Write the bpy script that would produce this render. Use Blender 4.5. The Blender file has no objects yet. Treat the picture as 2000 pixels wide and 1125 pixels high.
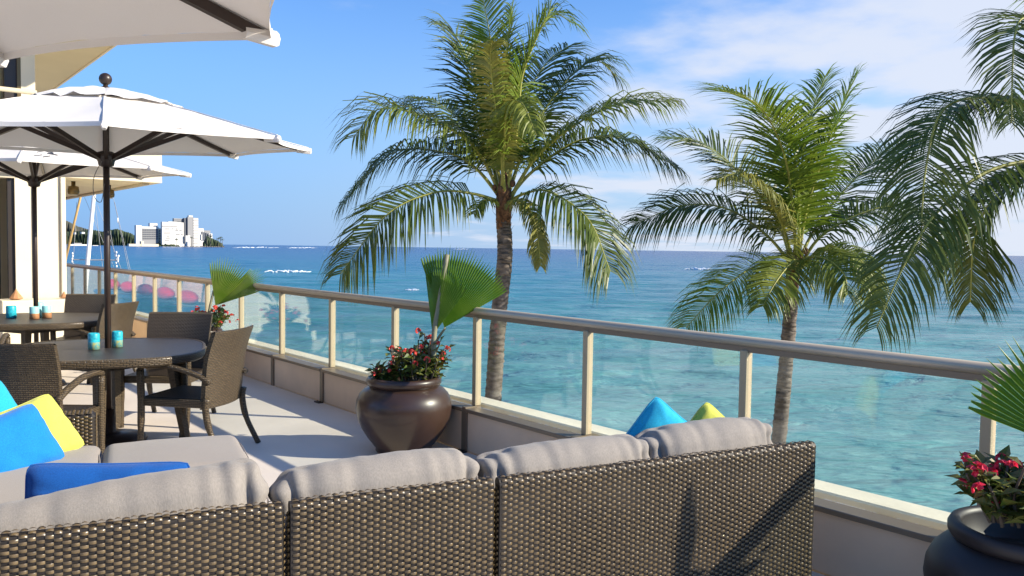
import bpy, math, random
import numpy as np
from mathutils import Vector, Matrix, noise
random.seed(7)
V = Vector; PI = math.pi
S = bpy.context.scene
COL = S.collection

# ------------------------------------------------------------------ camera
FPX = 1600.0
YAW = math.atan2(1300, 1600); PITCH = math.atan(77.5/1600); ROLL = .0143
EYE = V((0, 0, 1.56))
f0 = V((math.sin(YAW), math.cos(YAW), 0)); r0 = V((math.cos(YAW), -math.sin(YAW), 0)); up = V((0, 0, 1))
FW = f0*math.cos(PITCH) - up*math.sin(PITCH); u0 = f0*math.sin(PITCH) + up*math.cos(PITCH)
RT = r0*math.cos(ROLL) + u0*math.sin(ROLL); UP = u0*math.cos(ROLL) - r0*math.sin(ROLL)
cd = bpy.data.cameras.new('camera'); cam = bpy.data.objects.new('camera', cd); COL.objects.link(cam)
cd.sensor_width = 36; cd.lens = 36*FPX/2000; cd.clip_start = .05; cd.clip_end = 60000
M3 = Matrix((RT, UP, -FW)).transposed()
cam.matrix_world = Matrix.Translation(EYE) @ M3.to_4x4()
S.camera = cam

def at(x, y, d):                       # world point seen at a photo position and distance (metres ahead)
    return EYE + d*(FW + (x-1000)/FPX*RT - (y-562.5)/FPX*UP)
def hz(x, y, h):                       # world point at height h
    r = FW + (x-1000)/FPX*RT - (y-562.5)/FPX*UP
    return EYE + r*((h-EYE.z)/r.z)

# ------------------------------------------------------------------ light and sky
SUN_AZ = V((.67, -.74, 0)).normalized(); SUN_EL = math.radians(27)
sd = bpy.data.lights.new('sun', 'SUN'); sd.energy = 5.0; sd.angle = math.radians(.53); sd.color = (1, .90, .74)
so = bpy.data.objects.new('sun', sd); COL.objects.link(so)
tosun = V((SUN_AZ.x*math.cos(SUN_EL), SUN_AZ.y*math.cos(SUN_EL), math.sin(SUN_EL)))
so.rotation_euler = tosun.to_track_quat('Z', 'Y').to_euler()
S.view_settings.view_transform = 'Standard'; S.view_settings.look = 'None'
S.view_settings.exposure = .75; S.view_settings.gamma = 1; S.view_settings.use_curve_mapping = False
W = bpy.data.worlds.new('World'); S.world = W; W.use_nodes = True
nt = W.node_tree; nt.nodes.clear()
def N(t, tree=None, **kw):
    n = (tree or nt).nodes.new(t)
    for k, v in kw.items(): setattr(n, k, v)
    return n
out = N('ShaderNodeOutputWorld'); bg = N('ShaderNodeBackground'); nt.links.new(bg.outputs[0], out.inputs[0])
sky = N('ShaderNodeTexSky'); sky.sky_type = 'NISHITA'; sky.sun_disc = False
sky.sun_elevation = SUN_EL; sky.sun_rotation = math.atan2(SUN_AZ.x, SUN_AZ.y)
sky.altitude = 10; sky.air_density = 1.0; sky.dust_density = .1; sky.ozone_density = 3.0
tc = N('ShaderNodeTexCoord'); sp = N('ShaderNodeSeparateXYZ'); nt.links.new(tc.outputs['Generated'], sp.inputs[0])
# cloud deck: direction projected on a layer overhead
zp = N('ShaderNodeMath', operation='ADD'); nt.links.new(sp.outputs[2], zp.inputs[0]); zp.inputs[1].default_value = .10
mz = N('ShaderNodeMath', operation='MAXIMUM'); nt.links.new(zp.outputs[0], mz.inputs[0]); mz.inputs[1].default_value = .03
dx = N('ShaderNodeMath', operation='DIVIDE'); nt.links.new(sp.outputs[0], dx.inputs[0]); nt.links.new(mz.outputs[0], dx.inputs[1])
dy = N('ShaderNodeMath', operation='DIVIDE'); nt.links.new(sp.outputs[1], dy.inputs[0]); nt.links.new(mz.outputs[0], dy.inputs[1])
cb = N('ShaderNodeCombineXYZ'); nt.links.new(dx.outputs[0], cb.inputs[0]); nt.links.new(dy.outputs[0], cb.inputs[1])
nz = N('ShaderNodeTexNoise'); nz.inputs['Scale'].default_value = 1.35; nz.inputs['Detail'].default_value = 9; nz.inputs['Roughness'].default_value = .52
nt.links.new(cb.outputs[0], nz.inputs['Vector'])
# more cloud towards the open sea on the right (+X), clear towards the coast
az = N('ShaderNodeMath', operation='MULTIPLY_ADD'); nt.links.new(sp.outputs[0], az.inputs[0]); az.inputs[1].default_value = .85; az.inputs[2].default_value = -.55
ad = N('ShaderNodeMath', operation='ADD'); nt.links.new(nz.outputs['Fac'], ad.inputs[0]); nt.links.new(az.outputs[0], ad.inputs[1])
cr = N('ShaderNodeMapRange'); cr.interpolation_type = 'SMOOTHSTEP'
cr.inputs['From Min'].default_value = .46; cr.inputs['From Max'].default_value = .74; cr.inputs['To Max'].default_value = .9
nt.links.new(ad.outputs[0], cr.inputs['Value'])
tint = N('ShaderNodeMix', data_type='RGBA', blend_type='MULTIPLY'); tint.inputs[0].default_value = 1
nt.links.new(sky.outputs[0], tint.inputs[6]); tint.inputs[7].default_value = (.66, .94, 1.28, 1)
# pale blue sea air low over the horizon
hr = N('ShaderNodeMapRange'); hr.interpolation_type = 'SMOOTHSTEP'; nt.links.new(sp.outputs[2], hr.inputs['Value'])
hr.inputs['From Min'].default_value = -.02; hr.inputs['From Max'].default_value = .34; hr.inputs['To Min'].default_value = .92; hr.inputs['To Max'].default_value = 0
hc = N('ShaderNodeMix', data_type='RGBA'); hxr = N('ShaderNodeMapRange'); nt.links.new(sp.outputs[0], hxr.inputs['Value'])
hxr.inputs['From Min'].default_value = .1; hxr.inputs['From Max'].default_value = .85; nt.links.new(hxr.outputs[0], hc.inputs[0])
hc.inputs[6].default_value = (.90, 2.1, 4.5, 1); hc.inputs[7].default_value = (3.0, 3.8, 4.9, 1)
hm = N('ShaderNodeMix', data_type='RGBA'); nt.links.new(hr.outputs[0], hm.inputs[0]); nt.links.new(tint.outputs[2], hm.inputs[6]); nt.links.new(hc.outputs[2], hm.inputs[7])
mx = N('ShaderNodeMix', data_type='RGBA'); nt.links.new(cr.outputs[0], mx.inputs[0])
nt.links.new(hm.outputs[2], mx.inputs[6]); mx.inputs[7].default_value = (4.3, 4.6, 5.3, 1)
nt.links.new(mx.outputs[2], bg.inputs[0]); bg.inputs[1].default_value = .108

# ------------------------------------------------------------------ materials
MATS = {}
def mat(name, col, rough=.6, metal=0, spec=.5, noise_amt=0, noise_scale=5, bump=0, bump_scale=50, col2=None, coat=0, trans=0, stretch=None):
    m = bpy.data.materials.new(name); m.use_nodes = True; t = m.node_tree
    b = t.nodes['Principled BSDF']
    b.inputs['Roughness'].default_value = rough; b.inputs['Metallic'].default_value = metal
    b.inputs['Specular IOR Level'].default_value = spec; b.inputs['Coat Weight'].default_value = coat
    c = (*col, 1); b.inputs['Base Color'].default_value = c
    g = N('ShaderNodeTexCoord', t)
    vec = g.outputs['Object']
    if stretch:
        mp = N('ShaderNodeMapping', t); mp.inputs['Scale'].default_value = stretch
        t.links.new(vec, mp.inputs[0]); vec = mp.outputs[0]
    if noise_amt or col2:
        n = N('ShaderNodeTexNoise', t); n.inputs['Scale'].default_value = noise_scale; n.inputs['Detail'].default_value = 6
        t.links.new(vec, n.inputs['Vector'])
        r = N('ShaderNodeMapRange', t); r.inputs['From Min'].default_value = .32; r.inputs['From Max'].default_value = .68
        t.links.new(n.outputs['Fac'], r.inputs['Value'])
        x = N('ShaderNodeMix', t, data_type='RGBA'); t.links.new(r.outputs[0], x.inputs[0])
        if col2: x.inputs[6].default_value = c; x.inputs[7].default_value = (*col2, 1)
        else:
            x.inputs[6].default_value = tuple(k*(1-noise_amt) for k in col)+(1,); x.inputs[7].default_value = tuple(min(1, k*(1+noise_amt)) for k in col)+(1,)
        t.links.new(x.outputs[2], b.inputs['Base Color'])
    if bump:
        n = N('ShaderNodeTexNoise', t); n.inputs['Scale'].default_value = bump_scale; n.inputs['Detail'].default_value = 4
        t.links.new(vec, n.inputs['Vector'])
        bp = N('ShaderNodeBump', t); bp.inputs['Strength'].default_value = bump; bp.inputs['Distance'].default_value = .01
        t.links.new(n.outputs['Fac'], bp.inputs['Height']); t.links.new(bp.outputs[0], b.inputs['Normal'])
    if trans:
        tr = N('ShaderNodeBsdfTranslucent', t); mxs = N('ShaderNodeMixShader', t); mxs.inputs[0].default_value = trans
        src = b.inputs['Base Color']
        if src.is_linked: t.links.new(src.links[0].from_socket, tr.inputs[0])
        else: tr.inputs[0].default_value = c
        o = t.nodes['Material Output']
        t.links.new(b.outputs[0], mxs.inputs[1]); t.links.new(tr.outputs[0], mxs.inputs[2]); t.links.new(mxs.outputs[0], o.inputs[0])
    MATS[name] = m; return m

def fabric(name, col, weave=900, melange=.12, trans=0):
    m = mat(name, col, rough=.9, spec=.15, noise_amt=melange, noise_scale=260, bump=.25, bump_scale=weave, stretch=(1, 1, .25) if melange > .05 else None, trans=trans)
    m.node_tree.nodes['Principled BSDF'].inputs['Sheen Weight'].default_value = .15
    return m

def wicker(name, hi=(.125, .090, .048), lo=(.018, .012, .009), bw=.030, rh=.0125):
    m = bpy.data.materials.new(name); m.use_nodes = True; t = m.node_tree; b = t.nodes['Principled BSDF']
    uv = N('ShaderNodeUVMap', t); uv.uv_map = 'UVMap'
    br = N('ShaderNodeTexBrick', t); br.offset = .5; br.squash = 1
    br.inputs['Scale'].default_value = 1; br.inputs['Brick Width'].default_value = bw; br.inputs['Row Height'].default_value = rh
    br.inputs['Mortar Size'].default_value = rh*.30; br.inputs['Mortar Smooth'].default_value = 1.0
    br.inputs['Color1'].default_value = (*hi, 1); br.inputs['Color2'].default_value = tuple(k*.65 for k in hi)+(1,)
    br.inputs['Mortar'].default_value = (*lo, 1)
    t.links.new(uv.outputs[0], br.inputs['Vector']); t.links.new(br.outputs['Color'], b.inputs['Base Color'])
    b.inputs['Roughness'].default_value = .38
    inv = N('ShaderNodeMath', t, operation='SUBTRACT'); inv.inputs[0].default_value = 1; t.links.new(br.outputs['Fac'], inv.inputs[1])
    bp = N('ShaderNodeBump', t); bp.inputs['Strength'].default_value = .9; bp.inputs['Distance'].default_value = .004
    t.links.new(inv.outputs[0], bp.inputs['Height']); t.links.new(bp.outputs[0], b.inputs['Normal'])
    MATS[name] = m; return m

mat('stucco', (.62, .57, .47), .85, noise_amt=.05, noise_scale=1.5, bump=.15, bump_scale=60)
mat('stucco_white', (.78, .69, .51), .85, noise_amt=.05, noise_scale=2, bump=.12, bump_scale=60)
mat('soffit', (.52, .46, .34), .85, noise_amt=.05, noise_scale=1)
mat('panel', (.72, .53, .37), .75, noise_amt=.09, noise_scale=2.3, bump=.1, bump_scale=40)
mat('curb', (.74, .67, .52), .7, noise_amt=.08, noise_scale=3, bump=.15, bump_scale=30)
mat('rail_metal', (.50, .42, .31), .36, metal=.3, noise_amt=.04, noise_scale=6)
mat('post_metal', (.44, .355, .23), .42, metal=.1, noise_amt=.05, noise_scale=6)
mat('strip_metal', (.22, .17, .12), .45, metal=.3)
mat('dark_frame', (.03, .022, .018), .4)
mat('umbrella_metal', (.028, .016, .011), .38, noise_amt=.15, noise_scale=8)
mat('bronze', (.16, .11, .05), .4, metal=.6)
fabric('canvas', (.76, .72, .67), 500, .02, trans=.05)
fabric('cushion', (.272, .248, .222), 700, .12)
fabric('cushion_seat', (.295, .265, .238), 700, .08)
mat('piping', (.30, .27, .25), .9)
fabric('cyan_fabric', (.02, .36, .56), 420, .16)
fabric('blue_fabric', (.010, .19, .56), 420, .16)
fabric('royal_fabric', (.006, .075, .30), 420, .16)
fabric('lime_fabric', (.54, .55, .10), 420, .12)
fabric('red_fabric', (.62, .03, .07), 600, .04)
fabric('pink_fabric', (.70, .45, .38), 600, .04)
fabric('navy_fabric', (.04, .10, .20), 600, .04)
fabric('curtain', (.40, .36, .20), 300, .04)
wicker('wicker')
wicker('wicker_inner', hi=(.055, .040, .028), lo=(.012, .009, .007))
mat('weave_base', (.014, .010, .007), .6)
mat('weave_strand', (.118, .082, .038), .32, noise_amt=.35, noise_scale=45, coat=.25)
mat('table_top', (.035, .032, .034), .42, noise_amt=.15, noise_scale=25, bump=.25, bump_scale=220)
mat('ceramic', (.052, .027, .018), .36, noise_amt=.25, noise_scale=3, coat=.2, bump=.05, bump_scale=9)
mat('ceramic_dark', (.018, .014, .015), .48, noise_amt=.2, noise_scale=3, bump=.05, bump_scale=9)
mat('soil', (.03, .02, .012), .95, bump=.8, bump_scale=40)
mat('stem', (.10, .075, .05), .8, noise_amt=.3, noise_scale=40)
mat('leaf', (.06, .14, .015), .45, col2=(.20, .22, .03), noise_scale=14, trans=.25)
mat('leaf_dark', (.06, .12, .015), .4, col2=(.20, .17, .04), noise_scale=16, trans=.2)
mat('petal', (.85, .09, .07), .6, noise_amt=.35, noise_scale=30, trans=.2)
mat('petal_pink', (.78, .045, .10), .6, noise_amt=.3, noise_scale=30, trans=.25)
mat('fan_leaf', (.06, .165, .010), .40, col2=(.14, .25, .025), noise_scale=5, trans=.38)
mat('fan_leaf_light', (.14, .26, .02), .42, col2=(.24, .32, .05), noise_scale=6, trans=.4)
mat('petiole', (.30, .33, .10), .5, noise_amt=.15, noise_scale=12)
mat('petiole_grey', (.22, .21, .13), .6, noise_amt=.15, noise_scale=12)
mat('frond_a', (.10, .15, .018), .42, spec=.35, col2=(.22, .25, .04), noise_scale=1.6, trans=.28)
mat('frond_b', (.050, .088, .014), .40, spec=.35, col2=(.11, .145, .026), noise_scale=1.6, trans=.2)
mat('frond_y', (.32, .30, .06), .45, col2=(.15, .18, .03), noise_scale=2.2, trans=.3)
mat('frond_g', (.09, .175, .012), .42, spec=.35, col2=(.20, .25, .03), noise_scale=1.6, trans=.35)
mat('rachis', (.30, .30, .055), .5, noise_amt=.25, noise_scale=3)
mat('husk', (.15, .075, .035), .95, noise_amt=.5, noise_scale=14, bump=.8, bump_scale=30)
mat('trunk', (.22, .185, .155), .95, col2=(.075, .060, .048), noise_scale=7, bump=1, bump_scale=22, stretch=(1, 1, 2.6))
mat('deck', (.68, .605, .52), .62, noise_amt=.10, noise_scale=1.1, bump=.10, bump_scale=35)
mat('joint', (.44, .39, .34), .9)
mat('sand', (.50, .42, .30), .95, noise_amt=.12, noise_scale=.6, bump=.4, bump_scale=3)
mat('hill', (.045, .065, .040), 1, col2=(.11, .095, .065), noise_scale=.008)
mat('wood', (.03, .055, .022), .9, col2=(.07, .09, .035), noise_scale=.03, bump=1, bump_scale=.2)
mat('far_white', (.60, .585, .55), .8, noise_amt=.04, noise_scale=.05)
mat('far_grey', (.27, .27, .27), .8)
mat('far_cream', (.60, .52, .40), .8)
mat('far_dark', (.07, .08, .10), .5)
mat('rock', (.16, .14, .12), .9, noise_amt=.4, noise_scale=.1)
mat('foam', (.85, .88, .90), .9, noise_amt=.08, noise_scale=.6)
mat('boat_white', (.80, .80, .80), .35)
mat('spar_tan', (.55, .36, .14), .5)
mat('cable', (.42, .42, .42), .5)
mat('teal_tin', (.02, .38, .48), .35, noise_amt=.3, noise_scale=60)
mat('pale_teal', (.30, .62, .62), .4)
mat('tin_mix', (.45, .42, .12), .4, col2=(.03, .35, .42), noise_scale=55)
mat('wood_tan', (.45, .22, .10), .6, noise_amt=.15, noise_scale=30)
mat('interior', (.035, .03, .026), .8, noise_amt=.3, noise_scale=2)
mat('window', (.03, .035, .04), .08, spec=.8)
mat('logo', (.38, .38, .38), .8)
mat('cord', (.16, .14, .12), .8)

g = bpy.data.materials.new('clear_glass'); g.use_nodes = True; t = g.node_tree; t.nodes.clear()
o_ = N('ShaderNodeOutputMaterial', t); mxs = N('ShaderNodeMixShader', t); fr = N('ShaderNodeFresnel', t); fr.inputs[0].default_value = 1.5
tr = N('ShaderNodeBsdfTransparent', t); tr.inputs[0].default_value = (.94, .975, .965, 1)
gl = N('ShaderNodeBsdfGlossy', t); gl.inputs['Roughness'].default_value = .01; gl.inputs[0].default_value = (.95, 1, 1, 1)
bf = N('ShaderNodeNewGeometry', t); im = N('ShaderNodeMapRange', t); im.inputs['To Min'].default_value = 1.5; im.inputs['To Max'].default_value = 1/1.5
t.links.new(bf.outputs['Backfacing'], im.inputs['Value']); t.links.new(im.outputs[0], fr.inputs[0])
t.links.new(fr.outputs[0], mxs.inputs[0]); t.links.new(tr.outputs[0], mxs.inputs[1]); t.links.new(gl.outputs[0], mxs.inputs[2]); t.links.new(mxs.outputs[0], o_.inputs[0])
MATS['clear_glass'] = g

# sea
m = bpy.data.materials.new('sea_water'); m.use_nodes = True; t = m.node_tree; b = t.nodes['Principled BSDF']
geo = N('ShaderNodeNewGeometry', t)
ln = N('ShaderNodeVectorMath', t, operation='LENGTH'); t.links.new(geo.outputs['Position'], ln.inputs[0])
lg = N('ShaderNodeMath', t, operation='LOGARITHM'); t.links.new(ln.outputs['Value'], lg.inputs[0]); lg.inputs[1].default_value = 10
# patches of reef and sand, drawn out along the shore
vr = N('ShaderNodeVectorRotate', t); vr.rotation_type = 'Z_AXIS'; vr.inputs['Angle'].default_value = math.radians(39); t.links.new(geo.outputs['Position'], vr.inputs['Vector'])
mp = N('ShaderNodeMapping', t); mp.inputs['Scale'].default_value = (.005, .020, 1); t.links.new(vr.outputs[0], mp.inputs[0])
n1 = N('ShaderNodeTexNoise', t); n1.inputs['Scale'].default_value = 1; n1.inputs['Detail'].default_value = 5; t.links.new(mp.outputs[0], n1.inputs['Vector'])
ma = N('ShaderNodeMath', t, operation='MULTIPLY_ADD'); t.links.new(n1.outputs['Fac'], ma.inputs[0]); ma.inputs[1].default_value = .8; ma.inputs[2].default_value = -.4
sm = N('ShaderNodeMath', t, operation='ADD'); t.links.new(lg.outputs[0], sm.inputs[0]); t.links.new(ma.outputs[0], sm.inputs[1])
mr = N('ShaderNodeMapRange', t); mr.inputs['From Min'].default_value = 1.3; mr.inputs['From Max'].default_value = 3.6; t.links.new(sm.outputs[0], mr.inputs['Value'])
rp = N('ShaderNodeValToRGB', t); t.links.new(mr.outputs[0], rp.inputs[0])
els = rp.color_ramp.elements
els[0].position = 0; els[0].color = (.20, .38, .345, 1); els[1].position = 1; els[1].color = (.006, .050, .17, 1)
for p, c in ((.18, (.125, .31, .31)), (.34, (.05, .21, .235)), (.50, (.014, .155, .23)), (.66, (.008, .105, .21)), (.85, (.006, .068, .19))):
    e = els.new(p); e.color = (*c, 1)
t.links.new(rp.outputs[0], b.inputs['Base Color'])
b.inputs['Roughness'].default_value = .22; b.inputs['IOR'].default_value = 1.33; b.inputs['Specular IOR Level'].default_value = .28
prev = None
for sc, st, dist, rot in (((.28, .95, 1), .85, .28, 37), ((1.0, 2.8, 1), .7, .10, 42), ((.035, .15, 1), .9, 2.6, 38)):
    vr = N('ShaderNodeVectorRotate', t); vr.rotation_type = 'Z_AXIS'; vr.inputs['Angle'].default_value = math.radians(rot); t.links.new(geo.outputs['Position'], vr.inputs['Vector'])
    mp = N('ShaderNodeMapping', t); mp.inputs['Scale'].default_value = sc; t.links.new(vr.outputs[0], mp.inputs[0])
    n = N('ShaderNodeTexNoise', t); n.inputs['Scale'].default_value = 1; n.inputs['Detail'].default_value = 5; n.inputs['Roughness'].default_value = .6; n.inputs['Distortion'].default_value = .2
    t.links.new(mp.outputs[0], n.inputs['Vector'])
    bp = N('ShaderNodeBump', t); bp.inputs['Strength'].default_value = st; bp.inputs['Distance'].default_value = dist
    t.links.new(n.outputs['Fac'], bp.inputs['Height'])
    if prev: t.links.new(prev.outputs[0], bp.inputs['Normal'])
    prev = bp
t.links.new(prev.outputs[0], b.inputs['Normal'])
MATS['sea_water'] = m

# ------------------------------------------------------------------ mesh helpers
class MB:
    def __init__(s): s.v = []; s.f = []
    def add(s, vs, fs):
        o = len(s.v); s.v += [tuple(p) for p in vs]; s.f += [tuple(i+o for i in f) for f in fs]; return s
    def box(s, x0, x1, y0, y1, z0, z1, M=None, bev=0):
        if bev:
            b = bev; vs = []; 
            # chamfered box: each corner gives three vertices
            idx = {}
            for i, x in enumerate((x0, x1)):
                for j, y in enumerate((y0, y1)):
                    for k, z in enumerate((z0, z1)):
                        sx, sy, sz = (1, -1)[i], (1, -1)[j], (1, -1)[k]
                        for a, p in enumerate(((x, y+sy*b, z+sz*b), (x+sx*b, y, z+sz*b), (x+sx*b, y+sy*b, z))):
                            idx[(i, j, k, a)] = len(vs); vs.append(p)
            fs = []
            for i in (0, 1): q = [idx[(i, j, k, 0)] for j, k in ((0, 0), (1, 0), (1, 1), (0, 1))]; fs.append(q if i else q[::-1])
            for j in (0, 1): q = [idx[(i, j, k, 1)] for i, k in ((0, 0), (0, 1), (1, 1), (1, 0))]; fs.append(q if j else q[::-1])
            for k in (0, 1): q = [idx[(i, j, k, 2)] for i, j in ((0, 0), (1, 0), (1, 1), (0, 1))]; fs.append(q if k else q[::-1])
            for j in (0, 1):
                for k in (0, 1):
                    q = [idx[(0, j, k, 1)], idx[(1, j, k, 1)], idx[(1, j, k, 2)], idx[(0, j, k, 2)]]; fs.append(q if (j != k) else q[::-1])
            for i in (0, 1):
                for k in (0, 1):
                    q = [idx[(i, 0, k, 0)], idx[(i, 1, k, 0)], idx[(i, 1, k, 2)], idx[(i, 0, k, 2)]]; fs.append(q if (i == k) else q[::-1])
            for i in (0, 1):
                for j in (0, 1):
                    q = [idx[(i, j, 0, 0)], idx[(i, j, 1, 0)], idx[(i, j, 1, 1)], idx[(i, j, 0, 1)]]; fs.append(q if (i != j) else q[::-1])
            for i in (0, 1):
                for j in (0, 1):
                    for k in (0, 1):
                        q = [idx[(i, j, k, a)] for a in range(3)]; fs.append(q if (i+j+k) % 2 else q[::-1])
        else:
            vs = [(x, y, z) for z in (z0, z1) for y in (y0, y1) for x in (x0, x1)]
            fs = [(0, 2, 3, 1), (4, 5, 7, 6), (0, 1, 5, 4), (2, 6, 7, 3), (0, 4, 6, 2), (1, 3, 7, 5)]
        if M: vs = [M @ V(p) for p in vs]
        return s.add(vs, fs)
    def tube(s, pts, rad, n=8, cap=True, flat=None):
        pts = [V(p) for p in pts]; L = len(pts)
        if not hasattr(rad, '__len__'): rad = [rad]*L
        vs = []; nrm = None
        for i, p in enumerate(pts):
            d = (pts[min(i+1, L-1)] - pts[max(i-1, 0)]).normalized()
            if nrm is None:
                nrm = d.orthogonal() if not flat else V(flat) - d*V(flat).dot(d)
                nrm.normalize()
            else:
                nrm = nrm - d*nrm.dot(d); nrm.normalize()
            bn = d.cross(nrm); r = rad[i]
            ra, rb = (r if hasattr(r, '__len__') else (r, r))
            for k in range(n):
                a = 2*PI*(k+.5)/n; vs.append(p + nrm*(math.cos(a)*ra) + bn*(math.sin(a)*rb))
        fs = [(i*n+k, i*n+(k+1) % n, (i+1)*n+(k+1) % n, (i+1)*n+k) for i in range(L-1) for k in range(n)]
        if cap: fs += [tuple(range(n))[::-1], tuple((L-1)*n+k for k in range(n))]
        return s.add(vs, fs)
    def lathe(s, prof, n=32, c=(0, 0, 0)):
        c = V(c); vs = [c+V((r*math.cos(2*PI*k/n), r*math.sin(2*PI*k/n), z)) for r, z in prof for k in range(n)]
        fs = [(i*n+k, i*n+(k+1) % n, (i+1)*n+(k+1) % n, (i+1)*n+k) for i in range(len(prof)-1) for k in range(n)]
        return s.add(vs, fs)
    def grid(s, fn, nu, nv):
        vs = [fn(i/nu, j/nv) for j in range(nv+1) for i in range(nu+1)]
        fs = [(j*(nu+1)+i, j*(nu+1)+i+1, (j+1)*(nu+1)+i+1, (j+1)*(nu+1)+i) for j in range(nv) for i in range(nu)]
        return s.add(vs, fs)
    def sphere(s, c, r, n=12, m=8, sc=(1, 1, 1)):
        c = V(c)
        def fn(u, v):
            a = 2*PI*u; b_ = PI*(v-.5)
            return c + V((r*math.cos(b_)*math.cos(a)*sc[0], r*math.cos(b_)*math.sin(a)*sc[1], r*math.sin(b_)*sc[2]))
        return s.grid(fn, n, m)
    def mesh(s, name, mt, smooth=False, uv=False):
        me = bpy.data.meshes.new(name); me.from_pydata(s.v, [], s.f); me.update()
        if smooth: me.polygons.foreach_set('use_smooth', [True]*len(me.polygons))
        me.materials.append(MATS[mt] if isinstance(mt, str) else mt)
        if uv:
            lay = me.uv_layers.new(name='UVMap'); co = np.array(s.v)
            nl = len(me.loops); vi = np.zeros(nl, int); me.loops.foreach_get('vertex_index', vi)
            nf = len(me.polygons); nn = np.zeros(nf*3); me.polygons.foreach_get('normal', nn); nn = np.abs(nn.reshape(-1, 3))
            tot = np.zeros(nf, int); me.polygons.foreach_get('loop_total', tot)
            ax = np.repeat(nn.argmax(1), tot); P = co[vi]
            ua = np.where(ax == 0, P[:, 1], P[:, 0]); va = np.where(ax == 2, P[:, 1], P[:, 2])
            lay.data.foreach_set('uv', np.stack([ua, va], 1).ravel())
        return me
    def build(s, name, mt, parent=None, smooth=False, uv=False, auto=None):
        o = bpy.data.objects.new(name, s.mesh(name, mt, smooth, uv)); COL.objects.link(o)
        if parent is not None: o.parent = parent
        return o

def tag(o, label=None, cat=None, group=None, kind=None):
    if label: o['label'] = label
    if cat: o['category'] = cat
    if group: o['group'] = group
    if kind: o['kind'] = kind
    return o
def thing(name, label, cat, loc=(0, 0, 0), rz=0, group=None):
    o = bpy.data.objects.new(name, None); COL.objects.link(o); o.location = loc; o.rotation_euler = (0, 0, rz)
    o.empty_display_size = .1
    return tag(o, label, cat, group)
CH = {}
def copy_tree(o, parent=None):
    c = o.copy(); COL.objects.link(c); c.parent = parent
    for ch in list(o.children): copy_tree(ch, c)
    return c
def dup(root, label, loc, rz):
    c = copy_tree(root); c['label'] = label; c.location = loc; c.rotation_euler = (0, 0, rz); return c
def lerp(a, b, t): return a + (b-a)*t
def catmull(pts, n):
    pts = [V(p) for p in pts]; P = [pts[0]*2-pts[1]] + pts + [pts[-1]*2-pts[-2]]; out = []
    for i in range(len(pts)-1):
        a, b_, c, d = P[i:i+4]
        for k in range(n):
            t_ = k/n
            out.append(.5*((2*b_)+(c-a)*t_+(2*a-5*b_+4*c-d)*t_*t_+(3*b_-a-3*c+d)*t_**3))
    out.append(pts[-1]); return out

# ------------------------------------------------------------------ the setting: sea, beach, far shore
SEA = -8.0
na, nr = 420, 620
azs = np.radians(np.linspace(-25, 125, na+1)); t_ = np.linspace(0, 1, nr+1); rs = 14*np.exp(t_*math.log(4000/14.0))
A, Rr = np.meshgrid(azs, rs); X = Rr*np.sin(A); Y = Rr*np.cos(A)
rng = np.random.default_rng(3); Zw = np.zeros_like(X)
fade = np.clip(1.1-Rr/900, .12, 1)
for i in range(34):
    lam = 1.6*1.13**i if i < 24 else rng.uniform(14, 32); th = math.radians(220)+rng.normal()*.5*(1 if i < 24 else .35)
    k = 2*PI/lam; amp = .0085*lam**.95 if i < 24 else .08
    ok = lam > (Rr*math.log(4000/14.0)/nr)*2.2
    ph = k*(X*math.sin(th)+Y*math.cos(th))+rng.uniform(0, 6.28)
    Zw += amp*ok*(np.sin(ph)+.25*np.sin(2*ph+.6))*fade*.55
Zw[-1, :] = 0
vs = np.stack([X, Y, Zw], -1).reshape(-1, 3)
ring = [(40000*math.sin(a), 40000*math.cos(a), 0) for a in azs]
me = bpy.data.meshes.new('sea')
ii = np.arange(nr)[:, None]*(na+1)+np.arange(na)[None, :]
fs = np.stack([ii, ii+na+1, ii+na+2, ii+1], -1).reshape(-1, 4)
allv = np.concatenate([vs, np.array(ring)])
base = (nr+1)*(na+1); j0 = nr*(na+1)
ex = np.array([[j0+i, base+i, base+i+1, j0+i+1] for i in range(na)])
fs = np.concatenate([fs, ex])
me.vertices.add(len(allv)); me.vertices.foreach_set('co', allv.ravel())
me.loops.add(fs.size); me.loops.foreach_set('vertex_index', fs.ravel().astype(np.int32))
me.polygons.add(len(fs)); me.polygons.foreach_set('loop_start', np.arange(0, fs.size, 4, dtype=np.int32))
me.update(calc_edges=True); me.validate(); me.polygons.foreach_set('use_smooth', [True]*len(me.polygons))
me.materials.append(MATS['sea_water'])
so_ = bpy.data.objects.new('sea', me); COL.objects.link(so_); so_.location.z = SEA; tag(so_, kind='structure')
MB().grid(lambda u, v: V((lerp(-300, 15.5+2.0*math.sin(v*60), u), lerp(-300, 600, v), -7.2)), 12, 180).build('beach', 'sand')['kind'] = 'structure'
o = MB().grid(lambda u, v: V((lerp(15.5+2.0*math.sin(v*60), 19.5, u), lerp(-300, 600, v), -7.2-1.3*u)), 2, 180).build('beach_slope', 'sand'); o['kind'] = 'structure'

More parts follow.
